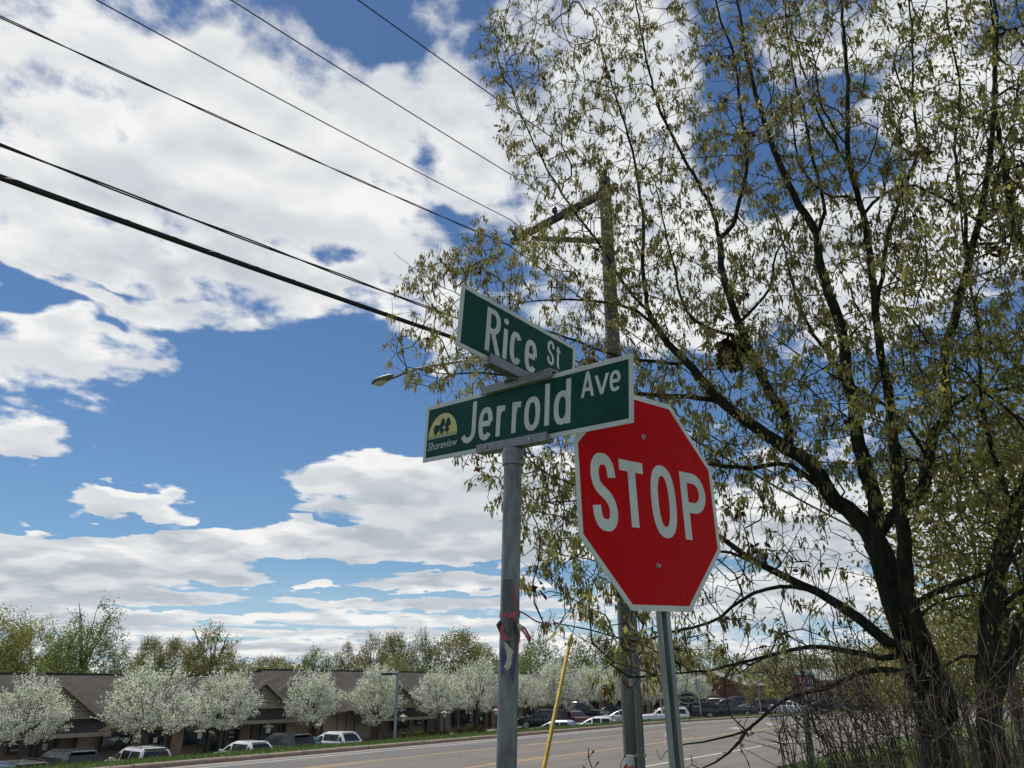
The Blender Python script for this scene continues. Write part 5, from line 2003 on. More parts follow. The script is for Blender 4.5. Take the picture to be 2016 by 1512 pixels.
def pear(px, py_top, py_low, width_px, t, label, v):
    d = ray(px, 1400)
    az = math.atan2(d[0], d[1])
    rr = t / math.sin(AX - az)
    x, y = rr * math.sin(az), rr * math.cos(az)
    s, tt = st_of((x, y))
    z = float(lot_z(s))
    zt = CAM_Z + rr * ray(px, py_top)[2] / math.hypot(*ray(px, py_top)[:2])
    depth = rr * (math.cos(az) * math.cos(PITCH))
    wd = width_px * depth / FPX
    r = empty('white_pear_tree', (x, y, z), random.uniform(0, 6.28), label, 'tree', 'white flowering trees in front of the offices')
    tr, cr = PEARS[v]
    a0 = (2.35, 2.2, 2.3, 2.0, 1.9, 2.4)[v]
    c0_, hh_ = (1.55, 1.7, 1.5, 1.6, 1.5, 1.6)[v], (4.5, 4.6, 4.3, 4.9, 4.2, 4.1)[v]
    zl = CAM_Z + rr * ray(px, py_low)[2] / math.hypot(*ray(px, py_low)[:2])
    sz = (zt - zl) / (hh_ * 1.06)
    r.location.z = max(zl - c0_ * sz, z - .2)
    r.scale = (wd / (2 * a0 * 1.13),) * 2 + (sz,)
    obj('trunk', tr, r)
    c = obj('crown', cr, r)
    c['kind'] = 'stuff'
    return r


pear(56, 1330, 1462, 156, 41.6, 'white flowering tree at the low end of the verge over the dark grey suv', 0)
pear(292, 1306, 1450, 190, 42.0, 'largest white flowering tree, over the white suv', 2)
pear(442, 1317, 1440, 140, 42.2, 'white flowering tree just before the gable with the centre board', 1)
pear(614, 1322, 1425, 116, 42.2, 'white flowering tree with a bare forked trunk above the black suv and white hatchback', 4)
pear(740, 1311, 1420, 112, 42.2, 'narrow white flowering tree behind the tall grey lamp post', 3)
pear(862, 1318, 1405, 118, 42.2, 'rounded white flowering tree past the tall grey lamp post', 5)
pear(938, 1296, 1400, 112, 42.4, 'tall white flowering tree just before the street sign pole', 0)
pear(1034, 1325, 1395, 72, 42.6, 'small white flowering tree just past the street sign pole', 1)
pear(1094, 1301, 1390, 92, 42.6, 'white flowering tree behind the yellow marker', 4)
pear(1160, 1309, 1385, 84, 42.8, 'white flowering tree above the black pickup with the chrome grille', 1)
pear(1206, 1312, 1382, 72, 42.8, 'white flowering tree just before the wooden pole', 3)
pear(1282, 1306, 1385, 84, 43.0, 'white flowering tree between the wooden pole and the stop sign post', 5)
pear(1345, 1318, 1380, 60, 43.0, 'white flowering tree above the oval sign', 2)
pear(1382, 1326, 1378, 52, 43.2, 'last white flowering tree of the row, beside the low brick building', 1)


# ---------------------------------------------------------------- low planting by the walk
def low_shrub(px, py, t, w, h, label, pal, kind='shrub'):
    d = ray(px, py)
    az = math.atan2(d[0], d[1])
    rr = t / math.sin(AX - az)
    x, y = rr * math.sin(az), rr * math.cos(az)
    z = float(lot_z(st_of((x, y))[0])) + .05
    g = np.random.default_rng(int(px))
    n = 160
    U = unit(g.normal(0, 1, (n, 3)))
    U[:, 2] = np.abs(U[:, 2])
    C = U * np.array([w / 2, w / 2, h]) * g.uniform(.4, 1, (n, 1)) * (1 + .15 * np.sin(U[:, :1] * 7))
    V, c = leaf_clusters(C, 7, .05, (.06, .13), (.5, .8), .1, pal, [1] * len(pal), g)
    r = empty('shrub', (x, y, z), 0, label, 'shrub', 'low shrubs planted along the office walk')
    o = obj('foliage', quads_mesh('foliage', V, MATS['far_leaf'], c), r)
    o['kind'] = 'stuff'
    st2 = MB()
    for k in range(7):
        an = k * .9
        st2.tube([(0.05 * math.cos(an), .05 * math.sin(an), -.1), (w * .25 * math.cos(an), w * .25 * math.sin(an), h * .6)], .012, 4, caps=False)
    st2.build('stem', MATS['grey_bark'], r)


YG = [(.17, .16, .03), (.12, .13, .03), (.07, .09, .025)]
RD = [(.06, .04, .03), (.09, .05, .035), (.05, .06, .025)]
for i, (px, py, w, h, pal, lab) in enumerate([
    (797, 1440, .9, .85, YG, 'yellow green shrub at the foot of the lantern by the tall lamp post'),
    (828, 1440, 1.5, .75, YG, 'broad yellow green shrub right of the hooded lantern'),
    (853, 1438, 1.3, .65, YG, 'yellow green shrub second in the bed before the brown door'),
    (874, 1436, 1.2, .6, RD, 'dull reddish shrub ending the bed under the white tree'),
    (905, 1432, 1.1, .7, RD, 'dark reddish shrub under the tall white tree by the street sign pole'),
    (925, 1430, 1.1, .75, YG, 'green shrub beside the pale trunk near the street sign pole'),
    (948, 1428, 1.2, .7, YG, 'rounded green shrub nearest the street sign pole'),
    (722, 1448, 1.5, .5, RD, 'low brown shrub bed right of the white hatchback'),
    (752, 1446, 1.6, .55, RD, 'low brown shrub bed left of the tall lamp post')]):
    low_shrub(px, py, 42.3 if px > 780 else 42.0, w, h, lab, pal)


# ---------------------------------------------------------------- trees beyond the offices
def far_variant(seed, H, a, c0, nl, pal, pw, leaf_n, bare=False, leaf_l=(.16, .32), lean=0.0, k=9):
    g = np.random.default_rng(seed)
    sk = Skel()
    ids = sk.polyline([(0, 0, -.4), (lean * H * .12, .1, H * .2), (lean * H * .3, -.05, H * .42)], .034 * H * .5, .026 * H * .5, step=.5)
    for q in range(nl):
        an = 2 * math.pi * q / nl + g.uniform(-.4, .4)
        rr = a * g.uniform(.4, .85)
        j = ids[int(len(ids) * g.uniform(.45, .99))]
        b = sk.p[j]
        zt = H * g.uniform(.66, .97)
        sk.polyline([b, b + np.array([rr * .35 * math.cos(an), rr * .35 * math.sin(an), (zt - b[2]) * .45]), b + np.array([rr * math.cos(an), rr * math.sin(an), zt - b[2]])], (.011 if not bare else .020) * H * .5, (.0022 if not bare else .006) * H * .5, j, step=.4, wob=.05)
    n = leaf_n
    ncl = max(10, n // 14)
    U = unit(g.normal(0, 1, (ncl, 3)))
    rad = g.uniform(.25, 1, ncl) ** .5
    Cc = U * rad[:, None]
    Cc = np.stack([Cc[:, 0] * a + lean * H * .3, Cc[:, 1] * a, c0 + (H - c0) * (.5 + .5 * Cc[:, 2])], 1)
    C = (Cc[:, None, :] + g.normal(0, a * .13, (ncl, 14, 3))).reshape(-1, 3)
    ends = sk.attach(C[g.choice(len(C), min(len(C), 170 if not bare else 260), replace=False)], step=.5, up=.12, jitter=.05, maxd=6)
    sk.radii(.012 if not bare else .022, 2.3, .14)
    b1 = MB()
    sk.mesh(b1, b1, 0)
    trunk = b1.mesh('trunk', MATS['grey_bark'], True)
    V, c = leaf_clusters(C, k, .30, leaf_l, (.45, .8), .25, pal, pw, g)
    return trunk, quads_mesh('crown', V, MATS['far_leaf'], c), H, a


SPR = [(.30, .31, .09), (.37, .35, .12), (.22, .25, .08), (.38, .33, .15)]
OLV = [(.28, .28, .09), (.34, .31, .13), (.20, .22, .08), (.35, .27, .13)]
GRN = [(.20, .26, .08), (.26, .32, .11), (.16, .20, .07), (.32, .33, .13)]
RST = [(.33, .26, .15), (.29, .25, .13), (.36, .32, .18), (.23, .23, .12)]
FARV = {
    'willow': far_variant(21, 11, 4.6, 1.5, 7, SPR, [4, 3, 2, 1], 1250),
    'snag': far_variant(22, 13, 4.2, 6, 8, GRN, [1, 1, 1, 1], 150, True),
    'round': far_variant(23, 10, 3.9, 1.8, 8, OLV, [3, 3, 2, 1], 1100),
    'airy': far_variant(24, 11, 3.7, 2.5, 10, RST, [2, 2, 2, 2], 420, True),
    'green': far_variant(25, 10, 4.4, 1.2, 8, GRN, [3, 2, 3, 1], 1050),
    'dark': far_variant(26, 11, 3.6, 2.0, 11, OLV, [2, 2, 3, 1], 620, True),
}


def far_tree(px, py_top, width_px, D, v, label):
    d = ray(px, 1330)
    az = math.atan2(d[0], d[1])
    x, y = D * math.sin(az), D * math.cos(az)
    s, t = st_of((x, y))
    z = gz(s, t)
    zt = CAM_Z + D * ray(px, py_top)[2] / math.hypot(*ray(px, py_top)[:2])
    depth = D * math.cos(az) * math.cos(PITCH)
    tr, cr, H, a = FARV[v]
    r = empty('background_tree', (x, y, z), random.uniform(0, 6.28), label, 'tree', 'trees rising behind the offices')
    sx = width_px * depth / FPX / (2.05 * a)
    r.scale = (sx, sx, (zt - z) / (H * 1.0))
    obj('trunk', tr, r)
    c = obj('crown', cr, r)
    c['kind'] = 'stuff'


for q in [
    (-30, 1192, 150, 92, 'willow', 'yellow green willow cut by the picture edge beyond the first office roof'),
    (62, 1214, 130, 96, 'willow', 'pale green loose tree leaning beyond the first office roof'),
    (150, 1236, 170, 90, 'green', 'dense green tree under the bare snag beyond the first office roof'),
    (160, 1176, 130, 93, 'snag', 'bare branched tall tree standing highest above the first office roof'),
    (232, 1275, 60, 100, 'airy', 'small sparse reddish tree right of the bare tall tree'),
    (287, 1253, 62, 98, 'round', 'slim olive tree above the largest white flowering tree'),
    (340, 1256, 74, 99, 'round', 'olive tree between the slim one and the dark branched one'),
    (415, 1230, 116, 97, 'dark', 'tall dark branched tree with thin leaves above the second office gap'),
    (528, 1292, 100, 112, 'round', 'low rounded olive tree above the gable with the centre board'),
    (470, 1300, 60, 118, 'airy', 'small thin tree left of the low rounded olive tree'),
    (620, 1280, 80, 112, 'green', 'pale green tree above the hipped grey roof'),
    (682, 1268, 62, 108, 'airy', 'bare pinkish tree beside the pale green tree'),
    (730, 1252, 70, 106, 'airy', 'taller bare grey tree before the bushy olive ones'),
    (775, 1246, 70, 104, 'round', 'bushy olive tree above the tall grey lamp post'),
    (778, 1290, 72, 98, 'willow', 'low bright yellow green tree below the bushy olive one'),
    (825, 1250, 62, 104, 'green', 'upright green tree between two olive crowns'),
    (893, 1241, 108, 104, 'round', 'broad golden olive tree above the tall white flowering tree'),
    (952, 1266, 66, 106, 'round', 'small golden tree just before the street sign pole'),
    (1062, 1258, 104, 108, 'green', 'dark green tree just past the street sign pole'),
    (1118, 1288, 96, 112, 'dark', 'brownish tree behind the yellow marker'),
    (1010, 1290, 70, 116, 'green', 'green tree half behind the street sign pole'),
    (1172, 1252, 110, 116, 'green', 'tall green tree just before the wooden pole'),
    (1245, 1262, 110, 122, 'round', 'olive tree behind the wooden pole'),
    (1320, 1258, 120, 126, 'round', 'olive tree behind the stop sign post'),
    (1395, 1272, 120, 132, 'green', 'green tree above the low brick building'),
    (1470, 1290, 120, 140, 'dark', 'thin dark tree beyond the low brick building'),
    (1560, 1280, 140, 146, 'round', 'olive tree far beyond the shop sign'),
    (1650, 1274, 150, 148, 'green', 'green tree far beyond the red walled shop'),
    (1745, 1270, 150, 140, 'round', 'olive tree far behind the big trunk'),
    (1478, 1335, 46, 100, 'airy', 'small bare tree among the parked cars by the brick building')]:
    far_tree(*q)


# far wood closing the view: one mass
def far_wood():
    g = np.random.default_rng(77)
    n = 5200
    px = g.uniform(-250, 2500, n)
    C = []
    for q in range(n):
        d = ray(px[q], 1335)
        az = math.atan2(d[0], d[1])
        D = g.uniform(118, 165)
        x, y = D * math.sin(az), D * math.cos(az)
        z = gz(*st_of((x, y)))
        top = 4.6 + 1.6 * math.sin(az * 23) * math.sin(az * 61 + 1) + .8 * math.sin(az * 97)
        C.append((x, y, z + g.uniform(.0, 1) ** .8 * max(2.5, top)))
    V, c = leaf_clusters(np.array(C), 16, .60, (.22, .48), (.5, .9), .15, SPR + OLV + RST[:2], [2, 2, 2, 1, 3, 2, 3, 1, 1, 1], g)
    o = obj('far_wood', quads_mesh('far_wood', V, MATS['far_leaf'], c))
    tag(o, 'low belt of spring woods closing the view behind the offices', 'woods', kind='stuff')


far_wood()

# ---------------------------------------------------------------- the big tree over the signs
TW = FPX * 1.0


def rpx(w, Y):
    return w * Y / FPX / 2 * .84


def limb_pts(pts, y0, y1):
    n = len(pts)
    return [at_y(px, py, y0 + (y1 - y0) * i / (n - 1)) for i, (px, py) in enumerate(pts)]


oak = Skel()
LIMBN = {}


def limb(name, parent, pts, w0, w1, y0, y1, sk=None):
    """parent: (limb, fraction) or None; pts in photograph pixels; w = width there in pixels; y = distance ahead of the camera"""
    sk = sk or oak
    par = -1
    P = limb_pts(pts, y0, y1)
    if parent:
        ids = LIMBN[parent]
        q = P[0]
        dd = [np.linalg.norm(sk.p[i] - q) for i in ids]
        par = ids[int(np.argmin(dd))]
        P[0] = sk.p[par]
    else:
        gz0 = gz_xy(P[0][0], P[0][1])
        foot = P[0] + (P[0] - P[1]) / max(P[1][2] - P[0][2], .05) * (P[0][2] - gz0 + .15) * np.array([.5, .5, 1.0])
        if P[0][2] > gz0: P = [foot] + P
    LIMBN[name] = sk.polyline(P, rpx(w0, y0), rpx(w1, y1), par, wob=.006)


limb('trunk', None, [(1872, 1640), (1856, 1520), (1838, 1420), (1812, 1330), (1780, 1230), (1748, 1130), (1722, 1066)], 92, 54, 6.5, 6.6)
limb('stem', 'trunk', [(1838, 1425), (1868, 1400), (1852, 1350), (1826, 1290), (1800, 1215), (1781, 1150), (1779, 1071), (1771, 1000), (1764, 930), (1757, 840), (1748, 760), (1734, 690), (1723, 620)], 46, 18, 6.45, 6.0)
limb('L', 'trunk', [(1722, 1066), (1700, 1036), (1674, 1006), (1643, 985), (1600, 918), (1552, 884), (1495, 846), (1431, 800), (1394, 762), (1350, 712), (1316, 678), (1298, 650), (1276, 612)], 46, 14, 6.6, 7.4)
limb('L2', 'L', [(1298, 650), (1240, 606), (1160, 592), (1090, 590), (1010, 600)], 11, 3, 7.4, 7.9)
limb('L3', 'L', [(1278, 615), (1265, 540), (1268, 470), (1262, 400), (1250, 320), (1225, 230), (1190, 120), (1165, 20)], 12, 3, 7.4, 8.0)
limb('L4', 'L', [(1276, 612), (1230, 560), (1180, 480), (1120, 400), (1060, 300), (1010, 180), (985, 80)], 9, 2.5, 7.4, 8.2)
limb('Lb', 'L', [(1425, 796), (1390, 786), (1313, 778), (1252, 776), (1180, 762), (1080, 752), (960, 735), (870, 735), (800, 722)], 15, 2.5, 7.1, 7.6)
limb('Lc', 'L', [(1362, 720), (1338, 716), (1250, 708), (1184, 691), (1110, 662), (1040, 640), (950, 600), (860, 560)], 10, 2.5, 7.3, 8.0)
limb('V1', 'L', [(1556, 888), (1552, 856), (1546, 820), (1516, 776), (1491, 727), (1468, 674), (1447, 617), (1427, 553), (1419, 500), (1416, 470)], 27, 17, 6.9, 7.3)
limb('V1l', 'V1', [(1416, 475), (1398, 403), (1353, 323), (1302, 222), (1280, 150), (1262, 60), (1240, -60)], 12, 4, 7.3, 7.8)
limb('V1r', 'V1', [(1416, 480), (1443, 443), (1459, 383), (1471, 323), (1468, 282), (1456, 197), (1446, 116), (1423, 50), (1400, -40), (1385, -140)], 13, 4, 7.3, 7.3)
limb('V1s', 'V1', [(1468, 674), (1440, 660), (1380, 640), (1345, 600), (1330, 540), (1310, 450), (1290, 360)], 12, 3.5, 7.2, 7.9)
limb('V1t', 'V1', [(1452, 635), (1490, 600), (1520, 560), (1528, 500), (1570, 430), (1590, 350)], 9, 3, 7.2, 6.6)
limb('C', 'trunk', [(1722, 1066), (1720, 978), (1706, 937), (1690, 876), (1682, 816), (1672, 760), (1664, 700), (1649, 625), (1629, 569), (1613, 510), (1605, 453), (1570, 403), (1534, 323), (1505, 240), (1478, 150), (1460, 50), (1440, -60)], 40, 5, 6.6, 6.3)
limb('C2', 'C', [(1605, 460), (1622, 400), (1600, 320), (1585, 230), (1560, 130), (1545, 20), (1530, -80)], 11, 4, 6.4, 6.0)
limb('C3', 'C', [(1680, 800), (1650, 720), (1590, 640), (1560, 560), (1540, 470), (1520, 400)], 13, 4, 6.5, 7.2)
limb('D2', 'stem', [(1723, 622), (1718, 560), (1714, 504), (1701, 428), (1680, 353), (1670, 302), (1668, 166), (1660, 65), (1652, -40), (1640, -140)], 20, 6, 6.0, 5.8)
limb('D3', 'stem', [(1722, 612), (1740, 520), (1751, 454), (1786, 353), (1806, 297), (1798, 200), (1796, 100), (1790, 0), (1780, -110)], 13, 4, 6.0, 5.6)
limb('D4', 'D2', [(1680, 353), (1655, 300), (1620, 240), (1585, 150), (1560, 60), (1540, -60)], 10, 3, 5.9, 6.3)
limb('D5', 'D2', [(1701, 428), (1740, 380), (1800, 365), (1870, 400), (1930, 440), (1980, 480)], 10, 5, 5.9, 5.2)
limb('E', 'trunk', [(1728, 1062), (1759, 1012), (1787, 995), (1823, 945), (1832, 872), (1848, 838), (1870, 804), (1862, 743), (1864, 674), (1888, 601), (1905, 520), (1930, 430), (1950, 300), (1960, 180), (1955, 40), (1945, -90)], 30, 5, 6.6, 5.4)
limb('E2', 'E', [(1872, 804), (1900, 780), (1930, 777), (1980, 765), (2040, 752), (2120, 730)], 14, 5, 6.2, 5.6)
limb('E3', 'E', [(1905, 520), (1900, 420), (1880, 300), (1890, 180), (1870, 60), (1860, -80)], 12, 4, 5.8, 5.7)
limb('E4', 'E', [(1830, 900), (1800, 860), (1780, 830), (1700, 770), (1640, 740), (1560, 690), (1500, 650)], 11, 3, 6.3, 5.9)
limb('F', 'trunk', [(1775, 1262), (1754, 1271), (1718, 1239), (1657, 1196), (1604, 1164), (1557, 1143), (1511, 1118), (1471, 1096), (1421, 1061), (1370, 1035), (1300, 1020), (1220, 1020)], 30, 5, 6.5, 6.6)
limb('G', 'trunk', [(1780, 1290), (1750, 1296), (1693, 1284), (1604, 1273), (1550, 1282), (1479, 1300), (1407, 1318), (1346, 1325), (1280, 1332)], 16, 2.5, 6.5, 5.9)
limb('G2', 'F', [(1604, 1166), (1560, 1155), (1510, 1160), (1463, 1180), (1420, 1215), (1385, 1232), (1335, 1240), (1250, 1262), (1150, 1236), (1070, 1228)], 11, 2.5, 6.5, 6.0)
limb('G3', 'F', [(1560, 1146), (1490, 1110), (1420, 1085), (1350, 1100), (1260, 1130), (1160, 1100), (1080, 1090)], 9, 2.5, 6.55, 7.0)
limb('H', 'trunk', [(1790, 1335), (1761, 1321), (1704, 1321), (1657, 1343), (1621, 1357), (1568, 1368), (1532, 1386), (1503, 1410), (1473, 1433), (1423, 1453), (1349, 1465)], 16, 3.5, 6.45, 5.6)
limb('H2', 'H', [(1475, 1432), (1460, 1452), (1448, 1470), (1416, 1495), (1379, 1514)], 8, 3, 5.75, 5.5)
limb('H3', 'H', [(1475, 1432), (1443, 1420), (1438, 1410), (1425, 1402), (1395, 1412)], 5, 2, 5.75, 5.7)
limb('K', 'trunk', [(1778, 1215), (1793, 1196), (1836, 1168), (1889, 1146), (1950, 1125), (2010, 1085), (2080, 1040)], 18, 6, 6.5, 5.6)
limb('K2', 'trunk', [(1782, 1232), (1815, 1215), (1850, 1185), (1920, 1170), (1990, 1180)], 9, 3, 6.5, 6.2)
limb('B1', 'L', [(1640, 982), (1600, 948), (1545, 914), (1480, 922), (1420, 918), (1385, 914), (1320, 930), (1240, 960), (1150, 985), (1060, 990)], 16, 2.5, 6.7, 7.3)

SIL = [(940, 40), (955, 215), (1010, 340), (1030, 420), (900, 480), (795, 535), (785, 640), (775, 722), (815, 765), (915, 775), (920, 900), (985, 1000), (1040, 1060), (1040, 1200), (1065, 1260), (1180, 1290), (1260, 1350), (1345, 1345), (1420, 1320), (1600, 1300), (1760, 1330), (1900, 1200), (2140, 1150),
       (2200, 700), (2200, -150), (1900, -260), (1400, -230), (1060, -140)]


def inside(poly, x, y):
    c = np.zeros(len(x), bool)
    j = len(poly) - 1
    for i in range(len(poly)):
        xi, yi = poly[i]
        xj, yj = poly[j]
        cond = ((yi > y) != (yj > y)) & (x < (xj - xi) * (y - yi) / (yj - yi + 1e-9) + xi)
        c ^= cond
        j = i
    return c


def project(P):
    c, s = math.cos(PITCH), math.sin(PITCH)
    y, z = P[:, 1], P[:, 2] - CAM_Z
    dep = y * c + z * s
    return 1008 + FPX * P[:, 0] / dep, 756 - FPX * (-y * s + z * c) / dep


def crown_points(poly, n, nodes, sd, dens=None, g=rng):
    """points through the crown: the outline as measured, the depth taken round the nearest limb"""
    xs = np.array([p[0] for p in poly])
    ys = np.array([p[1] for p in poly])
    out = []
    NP = np.array(nodes)
    nx, ny = project(NP)
    while sum(len(o) for o in out) < n:
        x = g.uniform(xs.min(), xs.max(), n)
        y = g.uniform(ys.min(), ys.max(), n)
        k = inside(poly, x, y)
        if dens is not None: k &= g.random(n) < dens(x, y)
        x, y = x[k], y[k]
        P = []
        for a, b in zip(x, y):
            dd = (nx - a) ** 2 + (ny - b) ** 2
            q = np.argsort(dd)[:14]
            Y = NP[q[g.integers(0, 14)], 1] + g.normal(0, sd)
            P.append(at_y(a, b, max(4.2, Y)))
        out.append(np.array(P).reshape(-1, 3))
    return np.concatenate(out)[:n]


def oak_density(x, y):
    d = np.ones_like(x)
    d = np.where((y > 960) & (x > 1380), .50, d)
    d = np.where((y > 1180), .42, d)
    d = np.where((y > 1060) & (x > 1700), .30, d)
    d = np.where((x < 1130) & (y > 620) & (y < 800), .8, d)
    d = np.where((y < 0), .55, d)
    d = np.where((x > 1620) & (y < 700), d * .72, d)
    d = np.where((x > 1720) & (y >= 700), d * .8, d)
    return d


n_limb = len(oak.p)
A1 = crown_points(SIL, 4300, oak.p, .55, oak_density)
ends = oak.attach(A1, bf=.20, step=.12, up=.20, jitter=.008, maxd=2.2)
# bare side twigs along the low boughs
Ab = []
for nm in ('H', 'H2', 'H3', 'G', 'G2', 'F', 'K', 'K2', 'B1'):
    for i in LIMBN[nm][4:]:
        for q in range(2):
            if rng.random() < (.8 if nm[0] in 'HG' else .45):
                Ab.append(oak.p[i] + rng.normal(0, .16, 3) + np.array([-.05, 0, .06]))
bare_ends = oak.attach(np.array(Ab), bf=.10, step=.07, up=.02, jitter=.010, maxd=.7)
Ab = [oak.p[e] + rng.normal(0, .07, 3) for e in bare_ends for q in range(2)]
oak.attach(np.array(Ab), bf=.05, step=.06, up=.02, jitter=.006, maxd=.3)
# short shoots near the ends
A2 = []
for e in ends:
    b = oak.p[e]
    for q in range(2):
        A2.append(b + rng.normal(0, .11, 3) + np.array([0, 0, .02]))
ends2 = oak.attach(np.array(A2), bf=.10, step=.09, up=.06, jitter=.008, maxd=.6)
oak.radii(.0026, 2.5, .026)
OB = np.array([*oak.p[0][:2], 0])
OB[2] = gz_xy(OB[0], OB[1])
big, small = MB(), MB()
oak.mesh(big, small, .0105, OB)
for k in range(7):                                   # root flare
    an = 2 * math.pi * k / 7 + .3
    r_ = Vector((math.cos(an), math.sin(an), 0))
    f0 = Vector(oak.p[LIMBN['trunk'][0]]) - Vector(OB)
    f0.z = 0
    big.tube([f0 + r_ * .10 + Vector((0, 0, .42)), f0 + r_ * .19 + Vector((0, 0, .14)), f0 + r_ * .34 + Vector((0, 0, -.08))], [.07, .085, .05], 8)
big_tree = empty('oak_tree', OB, 0, 'big dark spring tree with hanging catkins spreading over the signs', 'tree')
fast_build(big, 'trunk', MATS['bark'], big_tree)
tw = fast_build(small, 'twigs', MATS['twig_bark'], big_tree, False)
tw['kind'] = 'stuff'

# catkins and half-open leaves hang in tufts from the shoots
tips = np.array([oak.p[i] for i in ends + ends2])
tx, ty = project(tips)
keep = rng.random(len(tips)) < np.where((ty > 1000) & (tx > 1350), .17, np.where(ty > 1180, .30, .50))
keep &= ~((tx > 1325) & (tx < 1420) & (ty > 1320))
tips = tips[keep]
tx, ty = tx[keep], ty[keep]
CAT = [(.31, .265, .105), (.37, .315, .125), (.235, .18, .075), (.285, .275, .09), (.21, .205, .07)]
yg = smooth(1500, 1900, tx) * .6 + smooth(250, 1000, ty) * .5
pick = rng.random(len(tips)) < yg
LEAFY = [(.30, .32, .085), (.37, .37, .105), (.24, .27, .07), (.39, .345, .105)]
V1, c1 = leaf_clusters(tips[~pick], 17, .022, (.045, .10), (.17, .32), .86, CAT, [4, 3, 3, 2, 2])
V1b, c1b = leaf_clusters(tips[~pick] + np.array([0, 0, .012]), 6, .018, (.03, .055), (.35, .55), .15, LEAFY, [2, 2, 2, 1])
V2_, c2 = leaf_clusters(tips[pick], 12, .030, (.03, .065), (.35, .60), .45, LEAFY, [3, 3, 2, 2])
V3, c3 = leaf_clusters(tips[pick], 9, .022, (.045, .09), (.16, .30), .85, CAT, [2, 3, 2, 2, 1])
VV, CC = [], []
for v_, c_, k_ in ((V1, c1, 17), (V1b, c1b, 6), (V2_, c2, 12), (V3, c3, 9)):      # tufts of uneven fullness
    full = np.repeat(rng.uniform(.35, 1.0, len(v_) // k_), k_)
    ok = rng.random(len(v_)) < full
    VV.append(v_[ok])
    CC.append(c_[ok])
cr = obj('crown', quads_mesh('crown', np.concatenate(VV) - OB, MATS['oak_leaf'], np.concatenate(CC)), big_tree)
cr['kind'] = 'stuff'
# last year's leaves still clinging in brown tufts
sel = tips[rng.choice(len(tips), 46, replace=False)]
V4, c4 = leaf_clusters(sel, 9, .035, (.05, .10), (.4, .7), .5, [(.10, .028, .014), (.13, .05, .02), (.07, .025, .012)], [3, 2, 2])
dl = obj('withered_leaves', quads_mesh('withered_leaves', V4 - OB, MATS['oak_leaf'], c4), big_tree)
dl['kind'] = 'stuff'

# leaf nest in the fork
nb = at_y(1443, 692, 7.15)
nest = empty('leaf_nest', nb, 0, 'squirrel nest of brown withered leaves lodged in a fork of the big tree', 'nest')
U = unit(rng.normal(0, 1, (260, 3))) * rng.uniform(.3, 1, (260, 1)) * np.array([.11, .11, .15])
V5, c5 = leaf_clusters(U, 4, .03, (.05, .11), (.4, .7), .3, [(.06, .022, .012), (.09, .035, .016), (.04, .018, .010)], [3, 2, 3])
o = obj('leaf_mass', quads_mesh('leaf_mass', V5, MATS['oak_leaf'], c5), nest)
o['kind'] = 'stuff'

# ---------------------------------------------------------------- second tree at the right
mp2 = Skel()
limb('T2', None, [(1972, 1640), (1962, 1520), (1948, 1420), (1944, 1320), (1950, 1220), (1960, 1130), (1984, 1050), (2020, 960), (2060, 850), (2090, 700)], 66, 26, 6.0, 5.8, mp2)
limb('T2b', 'T2', [(1952, 1375), (1985, 1310), (2010, 1230), (2030, 1120), (2040, 1000), (2045, 850)], 34, 14, 6.0, 6.4, mp2)
limb('T2c', 'T2', [(1951, 1215), (1975, 1190), (2010, 1165), (2060, 1140)], 16, 7, 5.95, 5.6, mp2)
limb('T2d', 'T2', [(1946, 1340), (1915, 1290), (1880, 1300), (1830, 1330)], 10, 3, 6.0, 5.8, mp2)
limb('T2e', 'T2', [(2000, 1010), (1960, 900), (1935, 800), (1925, 650), (1900, 480), (1880, 330)], 14, 4, 5.85, 5.4, mp2)
limb('T2f', 'T2', [(2090, 700), (2060, 560), (2010, 470), (1985, 380), (1960, 200), (1962, 60), (1950, -80)], 24, 6, 5.8, 5.3, mp2)
limb('T2g', 'T2', [(2040, 900), (2000, 820), (1950, 780), (1880, 720), (1800, 700)], 10, 3, 5.85, 5.3, mp2)
SIL2 = [(1790, 480), (1760, 700), (1830, 900), (1840, 1120), (1860, 1290), (1960, 1300), (2260, 1260), (2280, 300), (2240, -100), (1900, -160), (1840, 160)]
A3 = crown_points(SIL2, 400, mp2.p, .55, lambda x, y: np.where(y > 1120, .45, 1.0))
e3 = mp2.attach(A3, bf=.2, step=.12, up=.08, maxd=2.2)
A4 = np.concatenate([np.array([mp2.p[e] for e in e3]) + rng.normal(0, .12, (len(e3), 3)) for q in range(2)])
e4 = mp2.attach(A4, bf=.1, step=.09, up=.05, jitter=.008, maxd=.6)
mp2.radii(.0022, 2.4, .028)
TB = np.array([*mp2.p[0][:2], 0])
TB[2] = gz_xy(TB[0], TB[1])
big, small = MB(), MB()
mp2.mesh(big, small, .0105, TB)
t2 = empty('maple_tree', TB, 0, 'slimmer forked tree with yellow green leaves at the right edge', 'tree')
fast_build(big, 'trunk', MATS['bark'], t2)
o = fast_build(small, 'twigs', MATS['twig_bark'], t2, False)
o['kind'] = 'stuff'
tp = np.array([mp2.p[i] for i in e3 + e4])
tp = tp[rng.random(len(tp)) < .85]
MAP = [(.27, .26, .06), (.34, .31, .075), (.21, .22, .055), (.30, .25, .08)]
V6, c6 = leaf_clusters(tp, 8, .042, (.03, .06), (.4, .65), .4, MAP, [3, 3, 3, 2])
V7, c7 = leaf_clusters(tp, 5, .026, (.04, .08), (.14, .26), .85, CAT, [2, 3, 2, 2, 1])
o = obj('crown', quads_mesh('crown', np.concatenate([V6, V7]) - TB, MATS['oak_leaf'], np.concatenate([c6, c7])), t2)
o['kind'] = 'stuff'


